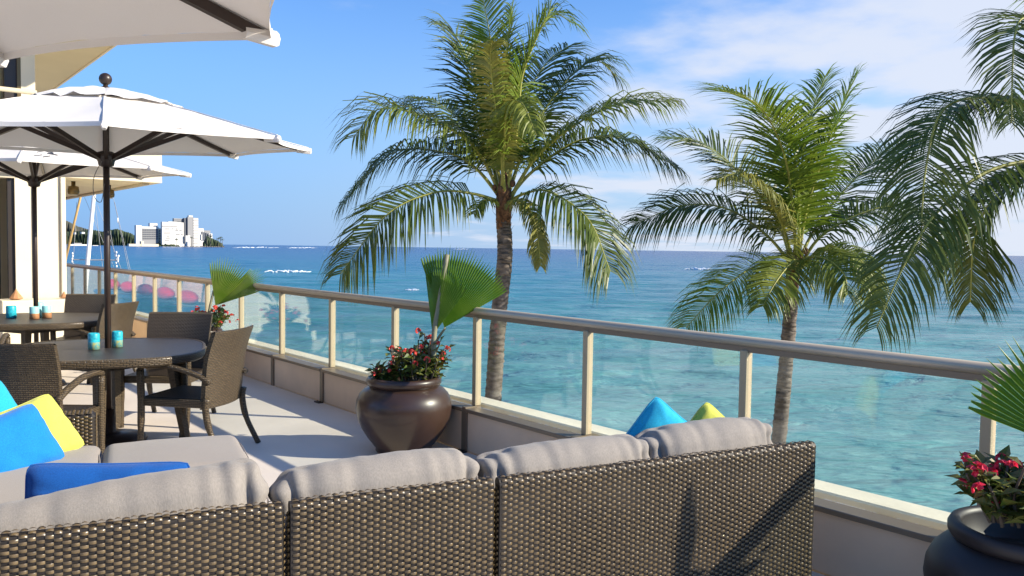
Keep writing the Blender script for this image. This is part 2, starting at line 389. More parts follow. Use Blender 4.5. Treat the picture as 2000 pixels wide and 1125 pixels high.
# breaking waves: irregular raised foam strips
def breaker(x, y, w, h, seed, label):
    rnd = random.Random(seed); mb = MB(); n = 26
    for k in range(n):
        u = (k+.5)/n; r = rnd.random()
        if r < .08: continue
        px = x+w*(u-.5); py = y+rnd.uniform(-.25, .25)*h
        p = hz(px, py, SEA+.25); d = (p-EYE).length; sc = d/FPX
        hh = h*sc*(1-abs(2*u-1)**2)*rnd.uniform(.35, 1)
        mb.sphere(p, 1, 7, 4, (w*sc/n*rnd.uniform(.6, 1.3), hh*1.6+.1, hh*.55+.05))
    o = mb.build('sea_foam', 'foam', smooth=True); o['kind'] = 'stuff'
breaker(562, 530, 92, 5, 1, 'long white breaker on the blue sea left of the tall palm')
breaker(1362, 525, 54, 4, 2, 'short white breaker on the sea left of the second palm')
breaker(805, 566, 26, 3, 3, 'small fleck of foam low beside the tall palm trunk')
breaker(590, 484, 60, 2.0, 4, 'thin line of surf near the horizon, right part')
breaker(500, 483.5, 90, 2.2, 5, 'thin line of surf near the horizon off the headland')
breaker(900, 486.5, 30, 1.5, 6, 'faint surf fleck on the horizon left of the tall palm trunk')

# headland: hill, wood, hotels, seawall
FD = 2600.0
def far(x, y, dd=0): return at(x, y, FD+dd)
def ridge(name, pts, d, th, mt, label=None, cat=None, kind=None, jit=1.2, ybase=484.5, step=1.6, group=None):
    mb = MB(); xs = [p[0] for p in pts]; rnd = random.Random(int(pts[0][0]))
    n = int((xs[-1]-xs[0])/step); top = []
    for i in range(n+1):
        x = lerp(xs[0], xs[-1], i/n); k = max(j for j in range(len(pts)-1) if pts[j][0] <= x+1e-6)
        tt = (x-pts[k][0])/(pts[k+1][0]-pts[k][0]); y = lerp(pts[k][1], pts[k+1][1], min(1, tt))+rnd.uniform(-jit, jit)
        top.append((x, y))
    vs = []; 
    for x, y in top:
        for fr_, dd in ((0, 0), (.35, .10), (.75, .35), (1, .8), (.8, 1.2), (0, 1.6)):
            yy = lerp(ybase, y, fr_)+ (rnd.uniform(-jit, jit)*.6 if 0 < fr_ < 1 else 0)
            vs.append(at(x+(rnd.uniform(-.6, .6)*step if 0 < fr_ < 1 else 0), yy, FD+d+(dd+(rnd.uniform(-.09, .09) if 0 < fr_ < 1 else 0))*th))
    fs = [(i*6+k, (i+1)*6+k, (i+1)*6+k+1, i*6+k+1) for i in range(n) for k in range(5)]
    mb.add(vs, fs); o = mb.build(name, mt, smooth=False); tag(o, label, cat, group, kind); return o
ridge('hill', [(60, 405), (100, 418), (128, 430), (150, 441), (175, 449), (200, 458), (240, 465), (300, 474), (340, 482)], 700, 500, 'hill', kind='structure', jit=.6)
ridge('wood', [(60, 455), (150, 452), (175, 448), (200, 452), (228, 447), (255, 455), (268, 462), (290, 470), (340, 478), (400, 479), (432, 481)], 160, 120, 'wood', kind='stuff', jit=1.0, step=.9)
ridge('wood', [(396, 474), (404, 462), (415, 465), (425, 470), (434, 476), (438, 483)], -60, 60, 'wood', kind='stuff', jit=1.4, step=1)
ridge('wood', [(285, 478), (300, 470), (320, 474), (345, 478), (352, 481)], -40, 50, 'wood', kind='stuff', jit=1.4, step=1)
mbx = MB(); 
ridge('shore_rocks', [(100, 481), (250, 481), (300, 481.5), (350, 481.5), (400, 481), (438, 481)], -120, 60, 'rock', kind='structure', jit=.7, ybase=486)

def fbox(mb, x0, x1, y0, y1, d0, d1):     # an upright block at the far shore, from photo span at its front face
    a = at(x0, 484, d0+(x0-340)*1.3); b_ = at(x1, 484, d0+(x1-340)*1.3); top = at((x0+x1)/2, y0, d0+((x0+x1)/2-340)*1.3).z
    e = b_-a; e.z = 0; e.normalize(); dv = V((-e.y, e.x, 0))*(d1-d0); z0 = SEA if y1 > 480 else at(x0, y1+2, d0).z
    P = [V((a.x, a.y, z0)), V((b_.x, b_.y, z0)), V((b_.x, b_.y, z0))+dv, V((a.x, a.y, z0))+dv]
    vs = P+[V((p.x, p.y, top)) for p in P]
    mb.add(vs, [(3, 2, 1, 0), (4, 5, 6, 7), (0, 1, 5, 4), (1, 2, 6, 5), (2, 3, 7, 6), (3, 0, 4, 7)])
def hotel(label, blocks, wins, name='hotel_building'):
    t = thing(name, label, 'building', far(blocks[0][0], 482))
    t.location.z = SEA
    inv = Matrix.Translation(-V(t.location))
    for (x0, x1, y0, y1, d, mt, nm) in blocks:
        mb = MB(); fbox(mb, x0, x1, y0, y1, FD+d, FD+d+9); mb.v = [tuple(inv @ V(p)) for p in mb.v]; mb.build(nm, mt, t)
    for (x0, x1, y0, y1, d, mt, nm) in wins:
        mb = MB()
        k0, k1 = FD+d-1+(x0-340)*1.3, FD+d-1+(x1-340)*1.3; g0, g1 = at(x0, 484, k0), at(x1, 484, k1); a, b_, c, e = (V((g_.x, g_.y, at(xx, yy, kk).z)) for g_, xx, yy, kk in ((g0, x0, y0, k0), (g1, x1, y0, k1), (g1, x1, y1, k1), (g0, x0, y1, k0))); dv = V((FW.x, FW.y, 0))*1.5
        vs = [a, b_, c, e]; vs += [p+dv for p in vs]
        mb.add([inv @ p for p in vs], [(0, 3, 2, 1), (4, 5, 6, 7), (0, 1, 5, 4), (1, 2, 6, 5), (2, 3, 7, 6), (3, 0, 4, 7)]); mb.build(nm, mt, t)
wn = [(279+i*4.3, 282+i*4.3, 448+j*4.2, 450.6+j*4.2, 20, 'far_dark', 'window') for i in range(7) for j in range(5)]
hotel('long low hotel with its shaded front painted grey and a white end wall at the left of the far shore',
      [(277, 309, 444, 484, 20, 'far_grey', 'wall'), (266, 277, 440, 484, 18, 'far_white', 'stair_tower'), (293, 308, 436, 446, 30, 'far_white', 'roof_block'), (268, 310, 442.5, 445, 19, 'far_white', 'roof')], wn)  # front wall is grey because its shade is put into the colour
hotel('narrow cream block between the long low hotel and the white one on the far shore', [(308, 317, 446, 484, 24, 'far_cream', 'wall')], [(311, 313, 450+5*j, 452+5*j, 24, 'far_dark', 'window') for j in range(5)])
wn = [(x, x+w, y, y+1.9, 0, 'far_grey', 'window') for x, y, w in ((318, 440.6, 28), (323, 446, 8), (336, 446, 3), (344, 446, 3), (343, 449, 5), (321, 454, 12), (344, 457, 7), (326, 460, 5), (324, 464, 8), (322, 468, 9), (343, 467, 4), (351, 449, 4), (354, 457, 3))]
hotel('bright white stepped hotel with few windows at the centre of the far shore', [(317, 359, 434, 484, 0, 'far_white', 'wall'), (329, 346, 433, 436, 4, 'far_white', 'roof_block'), (325, 362, 476, 484, -8, 'far_white', 'terrace')], wn)
wn = [(341, 363, 429+3*j, 430+3*j, 12, 'far_dark', 'window') for j in range(2)]+[(378, 387, 430+5*j, 430.7+5*j, -4, 'far_grey', 'window') for j in range(10)]
hotel('tallest white tower hotel on the far shore, with a long dark wing', [(367, 378, 424, 484, -3, 'far_grey', 'wall'), (378, 387.5, 426, 484, -4, 'far_white', 'wall'), (340, 368, 427, 484, 12, 'far_grey', 'wing'), (360, 367, 426, 484, 3, 'far_dark', 'recess'), (369, 377, 421, 426, 4, 'far_white', 'roof_block'), (363, 372, 460, 484, -10, 'far_white', 'entrance_block')], wn)  # grey wall is the white tower's left face, with shade painted in
wn = [(394+i*4, 396+i*4, 452+i*1.2, 470, 14, 'far_dark', 'window') for i in range(5)]
hotel('low pale hotel stepping down behind trees at the end of the far shore', [(387, 398, 446, 484, 15, 'far_white', 'wall'), (398, 411, 450, 484, 16, 'far_grey', 'wall'), (408, 415, 456, 484, 14, 'far_white', 'wall'), (393, 395, 458, 467, -60, 'far_white', 'balcony')], wn)
hotel('long white seawall pavilion with a small tower on the far shore', [(252, 310, 476.5, 484, -150, 'far_cream', 'wall'), (276, 281, 471, 484, -152, 'far_cream', 'tower')], [], 'pavilion')
hotel('low white boathouse on the shore behind the mast', [(133, 170, 477, 484, -150, 'far_white', 'wall'), (145, 160, 474.5, 479, -148, 'far_grey', 'roof'), (181, 192, 479, 484, -150, 'far_white', 'annexe')], [], 'boathouse')
hotel('small white house among the trees of the far hill', [(146, 149, 454, 457, 150, 'far_white', 'wall')], [], 'house')
hotel('second small white house on the far hill, nearer the mast', [(160, 166, 453, 456, 150, 'far_white', 'wall')], [], 'house')
def far_palm(x, ytop, h, label):
    p = at(x, 482, FD-140); t = thing('palm_tree', label, 'tree', p, 0, 'tiny palms on the far headland')
    s_ = FD/FPX; H = (482-ytop)*s_
    MB().tube([(0, 0, -8), (H*.03, 0, H*.5), (0, 0, H)], [.9, .7, .5], 5).build('trunk', 'trunk', t)
    mb = MB()
    for k in range(16):
        a = k*2.4; e = random.uniform(-.5, .9); L = h*s_*random.uniform(.8, 1.2)
        d = V((math.cos(a), math.sin(a), 0)); p0 = V((0, 0, H)); p1 = p0+d*L*.6+V((0, 0, L*.5*e)); p2 = p0+d*L+V((0, 0, L*.3*e-L*.35)); sd_ = V((-d.y, d.x, 0))*L*.16
        mb.add([p0, p1-sd_, p1+sd_, p2], [(0, 1, 2), (1, 3, 2)])
    mb.build('crown', 'wood', t)
for x, y, h, l in ((430.5, 465, 5, 'tallest tiny palm at the very tip of the far headland'), (426, 467, 4.5, 'tiny palm just left of the one at the tip of the headland'), (411, 462, 5, 'tiny palm before the stepped hotel at the end of the shore'), (404, 464, 4.5, 'tiny palm behind the low hotel end'), (345, 468, 4, 'tiny palm before the white hotel wall'), (374, 465, 4, 'tiny palm before the tallest tower'), (434, 469, 4, 'lowest tiny palm at the headland tip')):
    far_palm(x, y, h, l)

# ------------------------------------------------------------------ terrace floor, parapet, railing
RX = 3.76
mb = MB(); mb.box(-9, RX-.11, -6, 26, -.3, 0); mb.build('terrace_floor', 'deck')['kind'] = 'structure'
pw = thing('parapet_wall', 'low beige parapet wall with a cream outer kerb along the terrace edge', 'wall', (RX, 8, 0))
PY = [1.40+1.215*i for i in range(-4, 19)]
for i in range(len(PY)-1):
    MB().box(-.10, -.002, PY[i]-8+.006, PY[i+1]-8-.006, 0, .305, bev=.004).build('wall_panel', 'panel', pw)
MB().box(-.0, .30, PY[0]-8, PY[-1]-8, -.5, .27).build('slab_edge', 'curb', pw)
MB().box(.07, .25, PY[0]-8, PY[-1]-8, .27, .350, bev=.01).build('kerb', 'curb', pw)
ra = thing('glass_railing', 'bronze metal railing with clear glass panes along the sea side of the terrace', 'railing', (RX, 8, 0))
MB().tube([(-.0, PY[0]-8, 1.075), (.0, PY[-1]-8, 1.075)], [(.029, .027)]*2, 16, flat=(0, 0, 1)).build('top_rail', 'rail_metal', ra, smooth=True)
MB().box(-.016, .016, PY[0]-8, PY[-1]-8, 1.02, 1.05).build('rail_channel', 'strip_metal', ra)
postm = MB().box(-.028, .028, -.022, .022, .345, 1.03, bev=.003).mesh('post', 'post_metal')
lowm = MB().box(-.118, -.103, -.030, .030, 0, .31).box(-.118, .028, -.022, .022, .31, .343).mesh('post_foot', 'strip_metal')
brk = MB().box(-.17, -.119, -.05, .05, 0.001, .012).box(-.15, -.14, -.035, -.025, .012, .02).box(-.15, -.14, .025, .035, .012, .02).mesh('floor_bracket', 'dark_frame')
pane = MB().box(-.006, .006, .035, 1.18, .335, 1.02).mesh('glass_pane', 'clear_glass')
strp = MB().box(-.125, -.0, .023, 1.192, .306, .334, bev=.004).mesh('bottom_strip', 'strip_metal')
for i, y in enumerate(PY):
    for mn, mm in (('post', postm), ('post_foot', lowm), ('floor_bracket', brk))[:(3 if i % 2 else 2)]:
        o = bpy.data.objects.new(mn, mm); COL.objects.link(o); o.parent = ra; o.location = (0, y-8, 0)
    if i < len(PY)-1:
        for mn, mm in (('glass_pane', pane), ('bottom_strip', strp)):
            o = bpy.data.objects.new(mn, mm); COL.objects.link(o); o.parent = ra; o.location = (0, y-8, 0)

# ------------------------------------------------------------------ hotel building around the terrace
hb = thing('terrace_building', 'cream hotel building with overhanging balconies at the left end of the terrace', 'building', (2, 13, 0))
def B(name, mt, *a, bev=0):
    x0, x1, y0, y1, z0, z1 = a; o = MB().box(x0-2, x1-2, y0-13, y1-13, z0, z1, bev=bev).build(name, mt, hb); return o
B('column', 'stucco_white', 1.80, 2.00, 13.02, 15.4, 0, 2.5)
B('column', 'stucco_white', 2.008, 2.34, 13.0, 15.4, 0, 2.5)
B('corner_trim', 'stucco_white', 2.345, 2.41, 12.96, 13.10, 0, 2.49, bev=.01)
B('recess_back_wall', 'stucco_white', .3, .5, 15.4, 24, 0, 2.5)
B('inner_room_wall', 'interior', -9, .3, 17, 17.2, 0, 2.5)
B('door_frame', 'dark_frame', 1.72, 1.795, 13.06, 13.16, 0, 2.42)
B('door_head', 'soffit', -9, 1.80, 13.0, 13.3, 2.42, 2.505)
for x in (-5.4, -3.6, -1.8, .0):
    B('column', 'stucco_white', x-.25, x+.25, 13.02, 13.5, 0, 2.42)
for x in (-4.5, -2.7, -.9, .9):
    B('door_glass', 'window', x-.58, x+.75, 13.25, 13.27, .05, 2.42)
    B('door_frame', 'dark_frame', x+.05, x+.11, 13.2, 13.24, .05, 2.42)
B('balcony_slab', 'stucco_white', 2.0, 3.84, 13.42, 26, 2.50, 2.96)
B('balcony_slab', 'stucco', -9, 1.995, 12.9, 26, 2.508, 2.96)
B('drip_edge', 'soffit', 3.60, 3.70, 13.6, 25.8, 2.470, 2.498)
B('upper_wall', 'stucco_white', 1.89, 2.06, 13.0, 18, 2.962, 5.15)
B('window_frame', 'dark_frame', 1.70, 1.888, 13.04, 13.14, 2.962, 5.14)
B('window_frame', 'bronze', 1.845, 1.888, 13.0, 13.04, 2.962, 5.14)
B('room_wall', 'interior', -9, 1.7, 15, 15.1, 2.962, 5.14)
for k in range(40):
    x = 1.69-k*.05
    B('curtain_fold', 'curtain', x-.045+.0, x, 13.25+.02*(k % 2), 13.29+.02*(k % 2), 2.97, 5.1)
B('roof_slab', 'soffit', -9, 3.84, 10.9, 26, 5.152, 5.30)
B('fascia', 'stucco', 3.842, 3.88, 10.86, 26, 5.13, 5.55)
B('roof_parapet', 'stucco', -9, 3.83, 10.86, 10.9, 5.13, 5.55)
o = MB().tube([(-11, -.35, 3.55), (.02, -.35, 3.55)], .032, 10).build('balcony_rail', 'soffit', hb, smooth=True)
for x in (-9.5, -8, -6.5, -5, -3.5, -2, -.5): MB().tube([(x, -.35, 2.96), (x, -.35, 3.53)], .016, 6).build('baluster', 'soffit', hb)
MB().box(-11, -.02, -.36, -.33, 2.962, 3.0).build('balcony_rail_foot', 'soffit', hb)
def spot(x, y):
    t = MB().lathe([(0, .1), (.03, .1), (.03, .03), (.075, .02), (.085, -.06), (.075, -.10), (.0, -.10)], 14).build('spotlight', 'bronze', hb, smooth=True)
    t.location = (x-2, y-13, 2.40)
    MB().lathe([(0, -.101), (.05, -.102), (.055, -.12), (.0, -.12)], 12).build('lamp_glass', 'far_cream', t)
spot(3.35, 14.6); spot(3.3, 18.2); spot(2.75, 14.2)
tag(MB().box(1.55, 2.52, 12.42, 12.9, 0, .78, bev=.012).build('low_wall', 'stucco_white'), 'low white plinth at the foot of the cream column behind the tables', 'wall')
for k, (x, y, s_, mt, l) in enumerate(((1.74, 12.6, .075, 'wood_tan', 'brown pointed shell ornament on the left of the white plinth'), (2.32, 12.66, .05, 'wood_tan', 'small tan shell ornament on the right end of the white plinth'))):
    mb = MB(); mb.lathe([(0, 0), (s_, .01), (s_*1.1, s_*.3), (s_*.8, s_*.75), (s_*.4, s_*1.3), (s_*.08, s_*1.9), (0, s_*2)], 9, (0, 0, 0))
    o = mb.build('shell_ornament', mt); o.location = (x, y, .781); o.rotation_euler = (0, 0, k*1.3); tag(o, l, 'ornament')

# lounge at the far end, seen mirrored in the panes
for k in range(5):
    y = 17.4+k*1.55
    t = thing('lounge_chair', ['nearest', 'second', 'third', 'fourth', 'farthest'][k]+' of the pale pink high-back lounge seats in the recess past the column', 'chair', (1.80, y, -.12), 0, 'pink lounge seats beyond the column')
    MB().box(-.4, .55, -.72, .72, .12, .30, bev=.03).build('base', 'navy_fabric', t)
    MB().box(-.3, .55, -.72, .72, .302, .42, bev=.04).build('seat_cushion', 'navy_fabric', t)
    MB().grid(lambda u, v: V((-.30-.12*v+.10*math.cos(PI*(u-.5)*1.0), (u-.5)*1.45*(1-.45*v**3), .40+.80*v)), 8, 8).build('backrest', 'pink_fabric', t, smooth=True)
    c = MB().sphere((0, 0, 0), 1, 14, 8, (.14, .55, .15)).build('red_cushion', 'red_fabric', smooth=True); c.location = (2.0, y+.12, .44)
    tag(c, ['nearest', 'second', 'third', 'fourth', 'farthest'][k]+' of the red cushions on the pink lounge seats', 'cushion', 'red cushions on the lounge seats')

# ------------------------------------------------------------------ umbrellas
def umbrella(label, loc, ang, h=2.345, r=1.545, tilt=(.0, .0), top=.42, cord=False):
    t = thing('patio_umbrella', label, 'umbrella', loc, 0, 'white canvas umbrellas on the terrace')
    base = MB().lathe([(0, 0), (.27, 0), (.28, .02), (.26, .05), (.10, .07), (.05, .09), (.04, .26), (0, .26)], 28).build('base', 'umbrella_metal', t, smooth=True)
    hub = h-.135; apex = h+top
    MB().tube([(0, 0, .05), (0, 0, apex)], .0235, 14).build('pole', 'umbrella_metal', t, smooth=True)
    MB().sphere((0, 0, apex+.065), .047, 16, 10).lathe([(.03, apex-.01), (.03, apex+.005), (.018, apex+.01), (.016, apex+.03)], 12).build('finial', 'umbrella_metal', t, smooth=True)
    hb_ = MB().lathe([(.03, hub-.07), (.055, hub-.06), (.06, hub-.03), (.075, hub), (.075, hub+.035), (.04, hub+.05), (.03, hub+.05)], 16).build('hub', 'umbrella_metal', t, smooth=True)
    dirs = [V((math.cos(ang+k*PI/4), math.sin(ang+k*PI/4), 0)) for k in range(8)]
    zt = lambda P: tilt[0]*P.x+tilt[1]*P.y
    def surf(d, s_):   # height along a rib
        P = d*(r*s_); return V((P.x, P.y, h+top*.93*(1-s_)**1.12 + .03*math.sin(PI*s_) + zt(P)*s_))
    tips = []
    for k, d in enumerate(dirs):
        sdv = V((-d.y, d.x, 0)); pts = [surf(d, s_)-V((0, 0, .028)) for s_ in (.02, .25, .5, .75, .985)]
        MB().tube(pts, [(.024, .017)]*5, 4, flat=(0, 0, 1)).build('rib', 'umbrella_metal', t)
        MB().tube([V((d.x*.06, d.y*.06, hub)), surf(d, .50)-V((0, 0, .035))], [(.024, .017)]*2, 4, flat=(0, 0, 1)).build('strut', 'umbrella_metal', t)
        p = surf(d, 1.0); o = p+d*.02
        a, b_ = p-d*.10-V((0, 0, .012)), p+d*.012-V((0, 0, .02))
        a.z -= .012; b_.z -= .004
        MB().tube([a, b_, b_+d*.012], [(.022, .020), (.029, .023), (.022, .016)], 6, flat=(0, 0, 1)).build('tip_pocket', 'canvas', t)
        q = [surf(d, s_)+V((0, 0, .004)) for s_ in (.31, .5, .7, .85, 1.0)]
        MB().tube(q, [(.0035, .011)]*5, 4, flat=(0, 0, 1)).build('seam', 'canvas', t)
    mb = MB(); n, m_ = 16, 20
    for k in range(8):
        d0, d1 = dirs[k], dirs[(k+1) % 8]
        def fn(u, v, d0=d0, d1=d1, k=k):
            s_ = .30+.70*v; a, b_ = surf(d0, s_), surf(d1, s_); p = a.lerp(b_, u); w = 4*u*(1-u)
            c = V((p.x, p.y, 0))
            p = p - c*(.055*w*v**2) - V((0, 0, .030*w*math.sin(PI*min(1, v*1.0))))
            p.z += .007*noise.noise(V((p.x*4, p.y*4, 3)))+.004*noise.noise(V((p.x*13+k, p.y*13, 7)))*(w+.2)
            return p
        mb.grid(fn, n, m_)
    mb.build('canopy', 'canvas', t, smooth=False).data.polygons.foreach_set('use_smooth', [True]*(8*n*m_))
    mb = MB()
    for k in range(8):
        d0, d1 = dirs[k], dirs[(k+1) % 8]
        def fn(u, v, d0=d0, d1=d1, k=k):
            s_ = .015+.37*v; a, b_ = surf(d0, s_), surf(d1, s_); p = a.lerp(b_, u); w = 4*u*(1-u)
            p.z += .028 - .012*v + .030*w*math.sin(PI*v*.9) + .022*noise.noise(V((u*5.5, k*5.1, 1)))*v**2+.007*math.sin(u*(13+3*(k%3))+k*1.7)*v**2+.006*noise.noise(V((u*6, v*5, k*3)))
            return p - V((p.x, p.y, 0))*(.05*w*v)
        mb.grid(fn, 10, 8)
    mb.build('vent_canopy', 'canvas', t, smooth=True)
    # hem band hanging at the rim
    mb = MB()
    for k in range(8):
        d0, d1 = dirs[k], dirs[(k+1) % 8]
        def fn(u, v, d0=d0, d1=d1):
            a, b_ = surf(d0, 1), surf(d1, 1); p = a.lerp(b_, u); w = 4*u*(1-u); p = p-V((p.x, p.y, 0))*(.055*w); p.z -= v*.028; return p
        mb.grid(fn, 10, 1)
    mb.build('hem', 'canvas', t, smooth=True)
    if not cord: return t
    mb = MB(); pts = [V((-.035, -.04, hub-.02)), V((-.10, -.06, hub-.16)), V((-.10, -.06, hub-.30)), V((-.05, -.05, hub-.34)), V((-.02, -.03, hub-.2))]
    mb.tube(catmull(pts, 5), .0028, 5).build('pull_cord', 'cord', t)
    return t
U1 = umbrella('white octagonal umbrella with round finial over the nearer round table', (1.565, 6.90, 0), -1.80, tilt=(.034, .03), top=.40, cord=True)
U2 = umbrella('white umbrella over the far table, small grey emblem on its front panel', (1.57, 10.05, 0), -1.80, tilt=(.02, .02), top=.40)
U3 = umbrella('nearest white umbrella, only its sagging underside and two rib ends at the top left', (-.425, 2.354, 0), .959, h=2.26, top=.38)
# faint emblem on the far umbrella's front panel
mb = MB()
for k, (x0, y0, x1, y1) in enumerate(((-.09, .03, -.02, .045), (-.02, .045, .05, .02), (.0, .02, .09, .0), (-.11, -.01, -.04, .0), (-.03, -.02, .03, -.01), (.02, .03, .06, .045))):
    mb.tube([(x0, 0, y0), (x1, -.003, y1)], [(.016, .005), (.009, .005)], 4)
EMB = mb.build('emblem', 'logo', U2)

# ------------------------------------------------------------------ wicker furniture
def square_table(label, loc, rz):
    t = thing('dining_table', label, 'table', loc, rz, 'dark round-cornered dining tables')
    def rr(a, r=.765):
        n = 3.0; return r*.93/((abs(math.cos(a))**n+abs(math.sin(a))**n)**(1/n))
    n = 72
    def ring(k, z): return [V((rr(2*PI*i/n)*k*math.cos(2*PI*i/n+PI/4), rr(2*PI*i/n)*k*math.sin(2*PI*i/n+PI/4), z)) for i in range(n)]
    mb = MB(); rings = [ring(.05, .742), ring(.5, .742), ring(.965, .742)]; vs = sum(rings, [])
    mb.add(vs, [(j*n+i, j*n+(i+1) % n, (j+1)*n+(i+1) % n, (j+1)*n+i) for j in range(2) for i in range(n)]+[tuple(range(n))[::-1]])
    mb.build('tabletop', 'table_top', t)
    mb = MB(); rings = [ring(.968, .744), ring(.99, .745), ring(1.0, .738), ring(1.0, .695), ring(.985, .680), ring(.90, .680)]; vs = sum(rings, [])
    mb.add(vs, [(j*n+i, (j+1)*n+i, (j+1)*n+(i+1) % n, j*n+(i+1) % n) for j in range(5) for i in range(n)])
    mb.build('table_rim', 'wicker', t, smooth=True, uv=True)
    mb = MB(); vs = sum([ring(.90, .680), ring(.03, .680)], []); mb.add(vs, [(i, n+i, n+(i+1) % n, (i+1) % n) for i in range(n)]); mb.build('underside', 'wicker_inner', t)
    for k in range(4):
        a = PI/2*k+PI/4-.0; c = V((math.cos(a), math.sin(a), 0))
        MB().tube([c*.56+V((0, 0, 0)), c*.50+V((0, 0, .35)), c*.46+V((0, 0, .678))], [.036, .042, .050], 4, flat=(math.cos(a+PI/4), math.sin(a+PI/4), 0)).build('leg', 'wicker', t, uv=True)
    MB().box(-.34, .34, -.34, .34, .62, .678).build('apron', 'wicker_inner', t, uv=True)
    return t
T1 = square_table('nearer dark dining table with an umbrella pole through its middle', (1.555, 6.87, 0), .45)
T2 = dup(T1, 'farther dark dining table by the column, three jars on it', (1.555, 9.98, 0), .45)

def make_chair(label, loc, rz):
    t = thing('wicker_armchair', label, 'chair', loc, rz, 'brown wicker armchairs round the tables')
    w = .27
    # faces +Y; back at y=-.25
    def back(u, v, off=0):
        x = (u-.5)*2*(w+.015*v); y = -.235-.05*v-.055*max(0, v-.55)**1.5*3+.045*math.cos(PI*(u-.5))*-1+.045
        z = .36+.56*v
        return V((x, y-off, z))
    mb = MB()
    mb.grid(lambda u, v: back(1-u, v, .034), 10, 12)
    mb.grid(lambda u, v: back(0, v, 0).lerp(back(0, v, .034), u), 2, 12)
    mb.grid(lambda u, v: back(1, v, .034).lerp(back(1, v, 0), u), 2, 12)
    mb.grid(lambda u, v: back(u, 1, 0).lerp(back(u, 1, .034), v)+V((0, -.01*math.sin(PI*v), .012*math.sin(PI*v))), 10, 4)
    o = mb.build('backrest', 'wicker', t, smooth=False, uv=True)
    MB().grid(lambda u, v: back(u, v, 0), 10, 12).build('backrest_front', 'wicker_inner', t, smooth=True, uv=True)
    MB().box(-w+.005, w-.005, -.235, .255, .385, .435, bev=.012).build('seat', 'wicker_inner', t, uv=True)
    MB().box(-w-.004, w+.004, .245, .272, .375, .437, bev=.006).build('seat_rail', 'wicker', t, uv=True)
    for s_ in (-1, 1):
        x = s_*w
        MB().tube(catmull([(x, -.245, .44), (x, -.235, .36), (x, -.27, .20), (x*1.02, -.37, .0)], 5), [.027]*5+[.025]*5+[.021]*6, 6).build('leg', 'wicker', t, smooth=True, uv=True)
        MB().tube(catmull([(x*1.04, .275, .64), (x*1.04, .268, .42), (x*1.04, .272, .2), (x*1.02, .29, .0)], 4), [.027]*4+[.026]*4+[.022]*5, 6).build('leg', 'wicker', t, smooth=True, uv=True)
        MB().tube(catmull([(x*1.0, -.27, .56), (x*1.04, -.17, .615), (x*1.05, .02, .665), (x*1.05, .18, .672), (x*1.04, .285, .655)], 5), [(.021, .026)]*21, 6, flat=(0, 0, 1)).build('arm', 'wicker', t, smooth=True, uv=True)
        MB().box(x-.014, x+.014, -.22, .26, .372, .43, bev=.004).build('side_rail', 'wicker', t, uv=True)
    return t
def face(dx, dy): return math.atan2(-dx, dy)
CHA = make_chair('wicker armchair between near table and railing, its lit woven back facing out', (2.04, 6.30, 0), face(-.66, .75))
dup(CHA, 'wicker armchair on the far side of the near table, dark front of its back showing', (2.17, 7.45, 0), face(-.62, -.78))
dup(CHA, 'large dark wicker armchair at the left of the near table, behind the sofa cushions', (.96, 6.12, 0), face(.62, .78))
dup(CHA, 'wicker armchair on the railing side of the far table, olive back lit by the sun', (2.03, 9.50, 0), face(-.66, .75))
dup(CHA, 'wicker armchair behind the far table before the white plinth, in shade', (2.12, 10.65, 0), face(-.55, -.83))
dup(CHA, 'wicker armchair before the far table at the left edge, tan woven back in sunlight', (.84, 8.92, 0), face(.25, .97))

# jars on the tables
def jar(label, x, y, z, r, hgt, m1, m2, name='jar'):
    t = thing(name, label, 'jar', (x, y, z), 0, 'jars and canisters on the tables')
    MB().lathe([(0, 0), (r, 0), (r, hgt*.45)], 16).build('lower_band', m2, t, smooth=True)
    MB().lathe([(r*1.001, hgt*.45), (r*1.001, hgt*.92), (r*.9, hgt), (r*.75, hgt), (r*.7, hgt*.96), (0, hgt*.96)], 16).build('upper_band', m1, t, smooth=True)
c1 = V((1.555, 6.87, 0))
jar('blue and yellow canister left of the umbrella pole on the near table', c1.x-.105, c1.y-.04, .745, .042, .125, 'teal_tin', 'tin_mix', 'canister')
jar('blue canister right of the umbrella pole, half hidden, on the near table', c1.x+.075, c1.y+.02, .745, .040, .125, 'teal_tin', 'tin_mix', 'canister')
c2 = V((1.555, 9.98, 0))
jar('dark blue canister at the left of the pole on the far table', c2.x-.21, c2.y+.10, .745, .05, .13, 'teal_tin', 'teal_tin', 'canister')
jar('front pale teal jar with terracotta foot on the far table', c2.x-.03, c2.y-.12, .745, .047, .13, 'pale_teal', 'wood_tan')
jar('right-hand pale teal jar with terracotta foot on the far table', c2.x+.10, c2.y-.04, .745, .047, .13, 'pale_teal', 'wood_tan')
jar('tallest pale teal jar behind the other two on the far table', c2.x+.05, c2.y+.11, .745, .05, .16, 'pale_teal', 'pale_teal')

